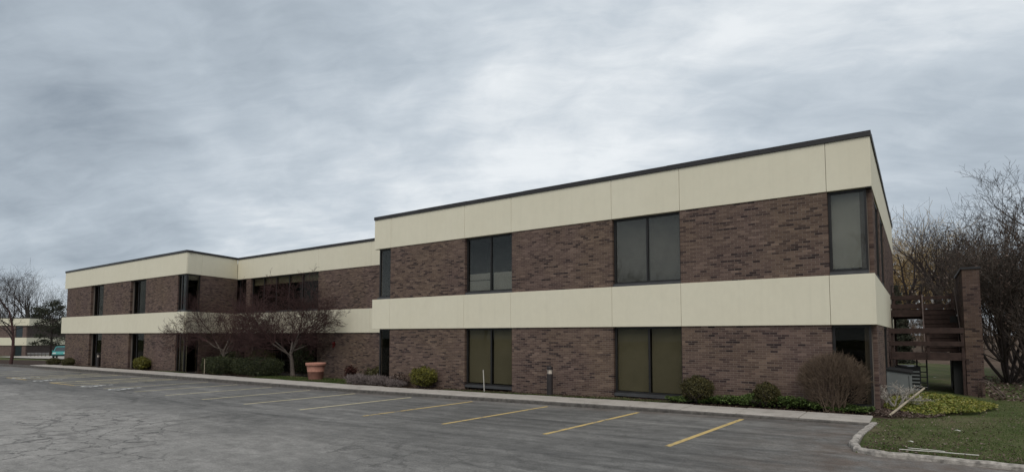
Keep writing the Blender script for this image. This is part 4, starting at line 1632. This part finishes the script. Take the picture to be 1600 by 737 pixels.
# thickets
thick = grow(111, 3.6, 0.05, 4, [5, 4, 4, 3], 0.45, up=0.4, first=0.25, len_ratio=0.55, stems=7, gnarl=0.16, tip=0.008)
th0 = None
TH = [(1395, 57, 0.55), (1418, 60, 0.62), (1440, 58, 0.55), (1462, 62, 0.65), (1485, 57, 0.55), (1508, 60, 0.65), (1530, 55, 0.6), (1556, 50, 0.7), (1585, 48, 0.7), (1612, 44, 0.7),
      (1428, 75, 0.9), (1476, 78, 0.9), (1520, 74, 0.95), (1575, 66, 0.95)]
for i, (px, Z, sc) in enumerate(TH):
    lab = "leafless brown thicket shrub at the far edge of the lawn beyond the stair"
    if th0 is None:
        th0 = make_tree("thicket_shrub", lab, "shrub", at(px, Z), thick, M["bark_dark"], M["tan_twig"], 0, 0, "thicket shrubs at the wood's edge", sc)
    else:
        copy_thing(th0, at(px, Z), i * 1.1, sc)
TL = [(-5, 140, 1.5), (22, 138, 1.7), (40, 145, 1.75), (62, 142, 1.5), (84, 138, 1.6), (104, 140, 1.5)]
l0 = None
for i, (px, Z, sc) in enumerate(TL):
    lab = "dark leafless scrub on the slope behind the far building"
    if l0 is None:
        l0 = make_tree("scrub", lab, "shrub", at(px, Z), thick, M["bark_far"], M["bark_far"], 0, 0, "scrub on the far slope", sc)
    else:
        copy_thing(l0, at(px, Z), i * 1.7, sc)

# tall leafy thicket at the right edge
tall = grow(121, 4.6, 0.07, 4, [8, 6, 5, 4], 0.42, up=0.35, first=0.2, len_ratio=0.50, stems=7, gnarl=0.14, tip=0.006)


def dry_thicket(px, Z, sc, seed, label, rz):
    t = make_tree("tall_thicket", label, "bush", at(px, Z), tall, M["bark_dark"], M["bark_grey"], 0, rz, "tall bushes at the right edge", sc)
    rng = np.random.default_rng(seed)
    tips = np.array([tuple(q[1]) for q in tall if q[4] >= 3])
    tips = tips[rng.choice(len(tips), 5200)] + rng.normal(0, 0.06, (5200, 3))
    tn = np.where(rng.random(5200) < 0.10, rng.uniform(0.75, 1.0, 5200), rng.uniform(0.0, 0.55, 5200))
    link("foliage", leaf_mesh("foliage", tips, np.zeros_like(tips), 0.042, M["leaf_dry"], rng, 1.0, 0.6, tn), t)


dry_thicket(1572, 26.5, 1.08, 131, "tall brown bush with clinging dry leaves right beside the brick pier", 0.0)
dry_thicket(1618, 25.0, 1.15, 132, "tall brown bush with clinging dry leaves cut by the right edge", 1.9)
dry_thicket(1598, 31.0, 1.25, 133, "tall brown bush with dry leaves behind the two nearest at the right edge", 3.7)


# ------------------------------------------------------------------ far building at the left
def far_building():
    o = at(47, 120)
    u = -R_H
    fr = Frame((o[0], o[1]), (u.x, u.y), (-F_H.x, -F_H.y))
    b = thing("far_office_building", "distant brown brick office with two cream bands at the left edge", "building", o)
    z0 = -2.4

    def bit(mb, name, mat, parent=None):
        q = mb.build(name, mat)
        q.parent = parent or b
        if parent is None:
            q.location = -Vector(o)
        return q
    L = 34
    mb = MB()
    mb.box(0.6, L, -11, -0.3, z0, 5.5, fr)
    bit(mb, "wall", M["bronze"])
    for (za, zb2, s0, pr) in ((4.15, 5.67, 0.0, 0.1), (0.0, 1.62, 0.35, 0.15)):
        for k in range(6):
            mb = MB()
            mb.box(s0 + k * 5.6 + (0.03 if k else 0), s0 + (k + 1) * 5.6, -11.2, pr, za, zb2, fr)
            bit(mb, "panel", M["cream"])
    mb = MB()
    mb.box(-0.05, L, -11.3, 0.14, 5.67, 5.80, fr)
    bit(mb, "coping", M["coping"])
    for (za, zb2) in ((1.62, 4.15), (z0, 0.0)):
        for k in range(4):
            s0 = 1.4 + k * 7.4
            mb = MB()
            mb.box(s0, s0 + 1.5, -0.32, -0.12, za, zb2, fr)
            w = bit(mb, "window", M["frame"])
            mb = MB()
            mb.box(s0 + 0.1, s0 + 1.4, -0.13, -0.10, za + 0.1, zb2 - 0.1, fr)
            bit(mb, "pane", M["car_glass"], w)
            mb = MB()
            mb.box(s0 + 1.5, s0 + 7.4, -0.31, 0.0, za, zb2, fr)
            bit(mb, "brick_panel", M["brick_far"])
    for za, zb2 in ((1.62, 4.15), (z0, 0.0)):
        mb = MB()
        mb.box(0.62, 1.4, -0.31, 0.0, za, zb2, fr)
        bit(mb, "brick_panel", M["brick_far"])


M["brick_far"] = simple_mat("far_brick", (0.125, 0.088, 0.078), 0.9, 0.25, 3.0)
far_building()


def guardrail():
    a, b2 = Vector(at(46, 112)), Vector(at(80, 106))
    t = thing("guardrail", "low pale guardrail along the foot of the grassy slope at the left", "guardrail", a)
    d = b2 - a
    for h in (0.35, 0.62):
        mb = MB()
        mb.tube([(0, 0, h), (d.x, d.y, d.z + h)], 0.05, 6)
        mb.build("rail", M["chrome"], t)
    for k in range(7):
        q = d * (k / 6)
        mb = MB()
        mb.box(q.x - 0.05, q.x + 0.05, q.y - 0.05, q.y + 0.05, q.z - 0.2, q.z + 0.68)
        mb.build("post", M["bark_grey"], t)


guardrail()


def teal_car():
    p = at(100, 84)
    t = thing("parked_car", "teal car parked beyond the far left end of the building", "car", p, math.radians(-24))
    mb = MB()
    mb.prism([(-2.15, 0.30), (2.15, 0.30), (2.2, 0.62), (2.1, 0.88), (1.15, 1.0), (-2.1, 1.02), (-2.2, 0.6)], -0.88, 0.88, "y")
    mb.build("body", M["teal"], t, bevel=0.06)
    mb = MB()
    vs = [(1.05, -0.82, 1.0), (1.05, 0.82, 1.0), (-2.05, 0.82, 1.02), (-2.05, -0.82, 1.02), (0.35, -0.66, 1.62), (0.35, 0.66, 1.62), (-1.85, 0.66, 1.62), (-1.85, -0.66, 1.62)]
    mb.add(vs, [(0, 1, 5, 4), (1, 2, 6, 5), (2, 3, 7, 6), (3, 0, 4, 7), (3, 2, 1, 0)])
    mb.build("window", M["car_glass"], t)
    mb = MB()
    mb.prism([(0.42, 1.60), (0.30, 1.69), (-1.80, 1.69), (-1.9, 1.60)], -0.69, 0.69, "y")
    mb.build("roof", M["teal"], t, bevel=0.03)
    for sy in (-1, 1):
        mb = MB()
        mb.tube([(1.02, sy * 0.83, 1.0), (0.36, sy * 0.68, 1.62)], 0.05, 6)
        mb.tube([(-0.5, sy * 0.83, 1.0), (-0.55, sy * 0.68, 1.62)], 0.05, 6)
        mb.tube([(-2.03, sy * 0.83, 1.0), (-1.86, sy * 0.68, 1.62)], 0.06, 6)
        mb.build("pillar", M["teal"], t)
        mb = MB()
        mb.box(2.08, 2.2, sy * 0.62 - 0.18, sy * 0.62 + 0.18, 0.66, 0.82)
        mb.build("headlight", M["lamp"], t, bevel=0.02)
        mb = MB()
        mb.box(0.75, 0.95, sy * 0.98 - 0.09, sy * 0.98 + 0.09, 0.98, 1.12)
        mb.build("mirror", M["teal"], t, bevel=0.02)
        for sx in (-1.35, 1.35):
            mb = MB()
            mb.tube([(sx, sy * 0.70, 0.33), (sx, sy * 0.72, 0.33), (sx, sy * 0.88, 0.33), (sx, sy * 0.90, 0.33)], [0.29, 0.33, 0.33, 0.29], 18)
            w = mb.build("wheel", M["rubber"], t)
            mb = MB()
            mb.tube([(sx, sy * 0.905, 0.33), (sx, sy * 0.915, 0.33)], [0.20, 0.17], 14)
            mb.build("rim", M["chrome"], w)
    mb = MB()
    mb.box(2.15, 2.24, -0.85, 0.85, 0.34, 0.52)
    mb.build("bumper", M["black"], t, bevel=0.02)


teal_car()


# ------------------------------------------------------------------ objects along the walk
def planter():
    t = thing("planter_pot", "large rimmed terracotta pot standing on grass by the set-back wall", "planter", (-26.1, 18.75, gz(-26)))
    mb = MB()
    mb.lathe([(0.40, 0.0), (0.42, 0.02), (0.475, 0.44), (0.487, 0.445), (0.490, 0.475), (0.482, 0.485), (0.525, 0.80), (0.53, 0.82)], 32)
    mb.build("bowl", M["terracotta"], t, True)
    mb = MB()
    mb.lathe([(0.50, 0.78), (0.575, 0.79), (0.595, 0.81), (0.60, 0.925), (0.585, 0.95), (0.53, 0.95), (0.50, 0.90), (0.48, 0.84)], 32)
    mb.build("rim", M["terracotta"], t, True)
    mb = MB()
    mb.lathe([(0.47, 0.85), (0.495, 0.88)], 24)
    mb.build("soil", M["soil"], t)
    t.scale = (0.88, 0.88, 0.92)


planter()


def bollard(loc, label, grp="bollard lights"):
    t = thing("bollard_light", label, "bollard light", loc, 0, grp)
    mb = MB()
    mb.lathe([(0.14, -0.1), (0.14, 0.01), (0.11, 0.012), (0.11, 0.80)], 24)
    mb.build("post", M["bollard"], t)
    mb = MB()
    mb.lathe([(0.088, 0.801), (0.088, 0.955)], 24)
    mb.build("lens", M["lens"], t)
    for k in range(3):
        a = 2 * PI * k / 3 + 0.4
        mb = MB()
        mb.tube([(0.1 * math.cos(a), 0.1 * math.sin(a), 0.80), (0.1 * math.cos(a), 0.1 * math.sin(a), 0.955)], 0.008, 6)
        mb.build("strut", M["bollard"], t)
    mb = MB()
    mb.lathe([(0.113, 0.956), (0.113, 1.04), (0.10, 1.065), (0.03, 1.07)], 24)
    mb.build("cap", M["bollard"], t)
    return t


b1 = bollard((-10.95, 17.78, gz(-11) - 0.02), "brown cylindrical bollard light between the two large ground windows of the right wing")
copy_thing(b1, (-52.3, 17.72, gz(-52)), 0.5, 1.0, "brown bollard light beside the doorway-like dark window at the left end")


def stake(name, loc, h, lean, label, mat):
    mb = MB()
    mb.tube([(0, 0, -0.1), (lean[0] * h * 0.5, lean[1] * h * 0.5, h * 0.5), (lean[0] * h, lean[1] * h, h)], [0.02, 0.019, 0.017], 8)
    o = mb.build(name, mat)
    o.location = loc
    return tag(o, label, "stake")


stake("marker_stake", (-35.4, 17.55, gz(-35)), 0.95, (0.0, 0.0), "thin pale stake upright in front of the boxy hedge", M["wood_pole"])
stake("marker_stake", (-13.92, 17.72, gz(-14)), 0.86, (-0.07, 0.0), "thin white stake leaning before the left large ground window", M["white_plastic"])


def fire_bell():
    t = thing("alarm_bell", "small red fire alarm bell on the set-back brick wall above the pot", "alarm bell", (-29.27, 22.28, 1.62))
    mb = MB()
    mb.box(-0.09, 0.09, -0.02, 0.03, -0.13, 0.13)
    mb.build("back_plate", M["red"], t)
    mb = MB()
    mb.tube([(0, -0.02, 0.03), (0, -0.06, 0.03), (0, -0.10, 0.03), (0, -0.115, 0.03)], [0.085, 0.085, 0.06, 0.02], 20)
    mb.build("gong", M["red"], t, True)
    mb = MB()
    mb.box(-0.05, 0.05, -0.07, -0.02, -0.23, -0.13)
    mb.build("strobe", M["red"], t)


fire_bell()


# ------------------------------------------------------------------ outside stair, pier and things under it
def staircase():
    t = thing("exterior_staircase", "red-brown timber outside stair with two landings at the right side wall", "staircase", (0.2, 27, 0))
    o = Vector((0.2, 27, 0))

    def put(mb, name, mat, tone=False):
        q = mb.build(name, mat, bevel=0.006)
        q.parent = t
        q.location = -o
        return q

    def plank(name, x0, x1, y0, y1, z0, z1, mat="deck"):
        mb = MB()
        mb.box(x0, x1, y0, y1, z0, z1)
        return put(mb, name, M[mat])
    # lower landing
    plank("beam", -0.88, 1.36, 25.86, 25.91, 1.25, 1.53)
    plank("beam", -0.88, 1.36, 26.95, 27.0, 1.25, 1.47)
    for k in range(8):
        plank("deck_board", -0.86, 1.34, 25.915 + 0.14 * k, 26.045 + 0.14 * k, 1.475, 1.51)
    for z0, z1 in ((1.76, 1.93), (2.22, 2.41)):
        plank("rail_board", -0.88, 1.34, 25.80, 25.84, z0, z1)
    for x in (-0.82, 0.26, 1.26):
        plank("post", x, x + 0.085, 25.842, 25.925, 1.26 if x < 1 else 0.0, 2.42)
    # upper landing
    plank("beam", -0.88, 0.22, 28.96, 29.01, 2.92, 3.22)
    plank("beam", 0.22, 1.34, 28.99, 29.04, 2.98, 3.20)
    for k in range(11):
        plank("deck_board", -0.86, 1.34, 29.045 + 0.14 * k, 29.175 + 0.14 * k, 3.16, 3.20)
    plank("beam", -0.88, 1.34, 30.6, 30.65, 2.86, 3.15)
    for z0, z1 in ((3.27, 3.45), (3.66, 3.80)):
        plank("rail_board", -0.88, 0.20, 28.91, 28.95, z0, z1)
        plank("rail_board", -0.88, 1.34, 30.62, 30.66, z0 + 0.04, z1 + 0.04)
    for x, y in ((-0.84, 28.952), (0.14, 28.952), (-0.84, 30.53), (1.2, 30.53)):
        plank("post", x, x + 0.085, y, y + 0.06, 0.0 if y > 30 else 2.95, 3.95)
    mb = MB()
    mb.tube([(-0.84, 28.93, 3.3), (-0.84, 28.93, 4.23), (0.2, 28.93, 4.23), (0.2, 28.93, 3.3)], 0.02, 8)
    put(mb, "guard_rail", M["black"])
    # flight: closed risers, treads and two stringers
    for k in range(9):
        y = 26.95 + 0.225 * k
        z = 1.53 + 0.186 * k
        plank("riser", 0.24, 1.24, y + 0.02, y + 0.045, z + 0.006, z + 0.15)
        plank("tread", 0.24, 1.24, y, y + 0.27, z + 0.152, z + 0.186)
    for x in (0.20, 1.245):
        mb = MB()
        vs = []
        for dx in (0, 0.04):
            vs += [(x + dx, 26.9, 1.30), (x + dx, 26.9, 1.60), (x + dx, 29.0, 3.30), (x + dx, 29.0, 2.95)]
        mb.add(vs, [(0, 1, 2, 3), (7, 6, 5, 4), (0, 4, 5, 1), (1, 5, 6, 2), (2, 6, 7, 3), (3, 7, 4, 0)])
        put(mb, "stringer", M["deck"])
    for (x0, za, x1, zb) in ((0.20, 3.86, 0.21, 1.70), (1.27, 4.06, 1.30, 1.90)):
        mb = MB()
        mb.tube([(x0, 29.0, za), (x1, 26.2, zb)], 0.028, 8)
        mb.tube([(x0, 29.0, za), (x0, 29.0, 3.1)], 0.022, 8)
        put(mb, "handrail", M["rust"])
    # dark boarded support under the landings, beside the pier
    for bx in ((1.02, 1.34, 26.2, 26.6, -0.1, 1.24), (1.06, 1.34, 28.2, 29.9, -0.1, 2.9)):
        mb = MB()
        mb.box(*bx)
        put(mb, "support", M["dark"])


staircase()


def pier():
    t = thing("brick_pier", "tall brown brick pier with dark coping at the outer end of the stair", "pier", (1.62, 25.9, 0))
    o = Vector((1.62, 25.9, 0))
    mb = MB()
    mb.box(1.385, 1.845, 25.915, 29.9, -0.4, 4.5)
    q = mb.build("wall", M["mortar"], t)
    q.location = -o
    global BRICKS
    keep = BRICKS
    BRICKS = []
    global BACK
    kb = BACK
    BACK = MB()
    ff = Frame((0, 25.9), (1, 0), (0, -1))
    brick_panel(ff, 1.37, 1.86, -0.3, 4.5)
    lf = Frame((1.37, 25.9), (0, 1), (-1, 0))
    brick_panel(lf, 0.016, 4.0, -0.3, 4.5)
    rf = Frame((1.86, 25.9), (0, 1), (1, 0))
    brick_panel(rf, 0.016, 4.0, -0.3, 4.5)
    mb = MB()
    for (fr, s, e2, d0, d1, z0, z1, tn) in BRICKS:
        mb.box(s, e2, d0, d1, z0, z1, fr, tn * 0.75)
    q = mb.build("brick_courses", M["brick"], t, tone=True)
    q.location = -o
    tag(q, kind="stuff")
    BRICKS, BACK = keep, kb
    mb = MB()
    mb.box(1.33, 1.90, 25.86, 29.95, 4.5, 4.58)
    q = mb.build("coping", M["coping"], t)
    q.location = -o


pier()


def cabinet():
    t = thing("utility_cabinet", "grey metal utility cabinet with sloping dark lid under the stair landing", "cabinet", (-0.58, 24.9, 0))
    mb = MB()
    mb.add([(-0.38, -0.4, 0), (0.36, -0.4, 0), (0.36, 0.4, 0), (-0.38, 0.4, 0), (-0.38, -0.4, 0.90), (0.36, -0.4, 0.80), (0.36, 0.4, 0.86), (-0.38, 0.4, 0.96)],
           [(0, 1, 5, 4), (1, 2, 6, 5), (2, 3, 7, 6), (3, 0, 4, 7), (4, 5, 6, 7), (3, 2, 1, 0)])
    mb.build("housing", M["cabinet"], t, bevel=0.01)
    mb = MB()
    mb.add([(-0.40, -0.44, 0.905), (0.40, -0.44, 0.80), (0.40, 0.43, 0.86), (-0.40, 0.43, 0.97), (-0.40, -0.44, 0.96), (0.40, -0.44, 0.85), (0.40, 0.43, 0.91), (-0.40, 0.43, 1.02)],
           [(0, 1, 5, 4), (1, 2, 6, 5), (2, 3, 7, 6), (3, 0, 4, 7), (4, 5, 6, 7), (3, 2, 1, 0)])
    mb.build("lid", M["black"], t)
    mb = MB()
    mb.box(0.27, 0.285, -0.408, -0.395, 0.08, 0.74)
    mb.build("seam", M["black"], t)
    a = thing("condenser_unit", "dark air-conditioning unit behind the grey cabinet under the landing", "air conditioner", (-0.35, 26.6, 0))
    mb = MB()
    mb.box(-0.4, 0.4, -0.4, 0.4, 0.0, 0.98)
    mb.build("casing", M["black"], a, bevel=0.02)
    for k in range(6):
        mb = MB()
        mb.box(-0.36, 0.36, -0.425, -0.405, 0.12 + 0.13 * k, 0.17 + 0.13 * k)
        mb.build("louvre", M["cabinet"], a)
    mb = MB()
    mb.lathe([(0.34, 0.981), (0.34, 1.02), (0.05, 1.03)], 20)
    mb.build("fan_guard", M["chrome"], a)
    l = thing("ladder", "short black ladder standing behind the grey cabinet under the landing", "ladder", (0.08, 26.45, 0))
    for x in (-0.14, 0.16):
        mb = MB()
        mb.box(x - 0.025, x + 0.025, -0.03, 0.03, -0.02, 1.24)
        mb.build("rail", M["black"], l)
    for k in range(5):
        mb = MB()
        mb.box(-0.12, 0.14, -0.02, 0.02, 0.16 + 0.2 * k, 0.20 + 0.2 * k)
        mb.build("rung", M["black"], l)


cabinet()


def small_things():
    # weathered pole lying on the ground cover
    mb = MB()
    mb.tube([(-0.66, 17.45, 0.12), (-0.2, 19.4, 0.42), (0.10, 20.75, 0.60)], [0.030, 0.028, 0.026], 8)
    tag(mb.build("wooden_pole", M["wood_pole"]), "pale weathered pole leaning on the dead branches near the lawn corner", "pole")
    mb = MB()
    mb.tube([(-0.34, 12.44, 0.125), (0.2, 12.58, 0.12), (0.78, 12.66, 0.115)], 0.009, 8)
    tag(mb.build("plastic_strip", M["white_plastic"]), "long thin white strip lying on the lawn in front, the longer one", "strip")
    mb = MB()
    mb.tube([(-0.22, 12.68, 0.125), (0.15, 12.72, 0.12), (0.32, 12.72, 0.115)], 0.008, 8)
    tag(mb.build("plastic_strip", M["white_plastic"]), "short white strip lying on the lawn just behind the longer one", "strip")
    for i, (x, y, lab) in enumerate(((0.62, 15.6, "white paper scrap on the lawn in front of the yellow-green patch"),
                                     (-0.18, 13.5, "crumpled white scrap on the lawn near the kerb"),
                                     (0.60, 35.0, "small white scrap on the grass seen under the landing"))):
        mb = MB()
        vs = []
        rr = random.Random(i)
        for a in range(7):
            q = 2 * PI * a / 7
            vs.append((0.06 * math.cos(q) * rr.uniform(0.5, 1.3), 0.05 * math.sin(q) * rr.uniform(0.6, 1.3), rr.uniform(0.0, 0.02)))
        vs.append((0, 0, 0.025))
        vs.append((0, 0, 0.0))
        mb.add(vs, [(k, (k + 1) % 7, 7) for k in range(7)] + [((k + 1) % 7, k, 8) for k in range(7)])
        o = mb.build("paper_scrap", M["white_plastic"])
        o.location = (x, y, gz(x, y) + 0.03)
        tag(o, lab, "paper scrap")
    # metal handrail of the garden steps at the right
    t = thing("garden_handrail", "bent dark metal handrail standing on the grass right of the brick pier", "handrail", (2.25, 25.3, 0.0))
    for dx, dy in ((0.0, 0.0), (0.12, 0.5)):
        mb = MB()
        mb.tube([(-0.62 + dx, dy, -0.05), (-0.62 + dx, dy, 0.52), (-0.55 + dx, dy, 0.60), (-0.42 + dx, dy, 0.56), (-0.02 + dx, dy, 0.10), (0.02 + dx, dy, 0.0), (-0.02 + dx, dy, -0.05)], 0.019, 8)
        mb.build("rail", M["rust"], t, True)


small_things()


def lawn_leaves(rng, n):
    y = 12.3 + 9 * rng.random(n) ** 1.4
    x = -0.95 + (3.0 + (y - 12) * 0.3) * rng.random(n) ** 1.5
    k = ~((x < -0.9) | ((y > 17) & (x < 0)))
    x, y = x[k], y[k]
    return np.stack([x, y, np.array([gz(a, b2) for a, b2 in zip(x, y)]) + 0.015 + 0.025 * rng.random(len(x))], axis=1)


cover("fallen_leaves", "small dry brown leaves and clippings scattered on the lawn by the kerb", "dry leaves", 2600, lawn_leaves, 0.022, "leaf_dry", 66, 0.5)


def mirrored_wood():
    """bare wood across the lot behind the viewer: shows only as a reflection in the upper windows"""
    rnd = random.Random(5)
    segs = []
    base = [q for q in far_b if q[4] <= 4]
    for k in range(11):
        x, y, sc = -78 + 11 * k + rnd.uniform(-3, 3), -52 + rnd.uniform(-7, 7), rnd.uniform(0.75, 1.15)
        a = rnd.uniform(0, 6)
        R = Matrix.Rotation(a, 3, "Z")
        o = Vector((x, y, 0))
        segs += [((R @ p0) * sc + o, (R @ p1) * sc + o, r0 * sc, max(r1 * sc, 0.02), lv) for p0, p1, r0, r1, lv in base]
    tag(link("distant_wood", segs_mesh("distant_wood", segs, M["bark_dark"], 3)), "bare wood across the lot, seen only mirrored in the upper windows", "wood", kind="stuff")


mirrored_wood()
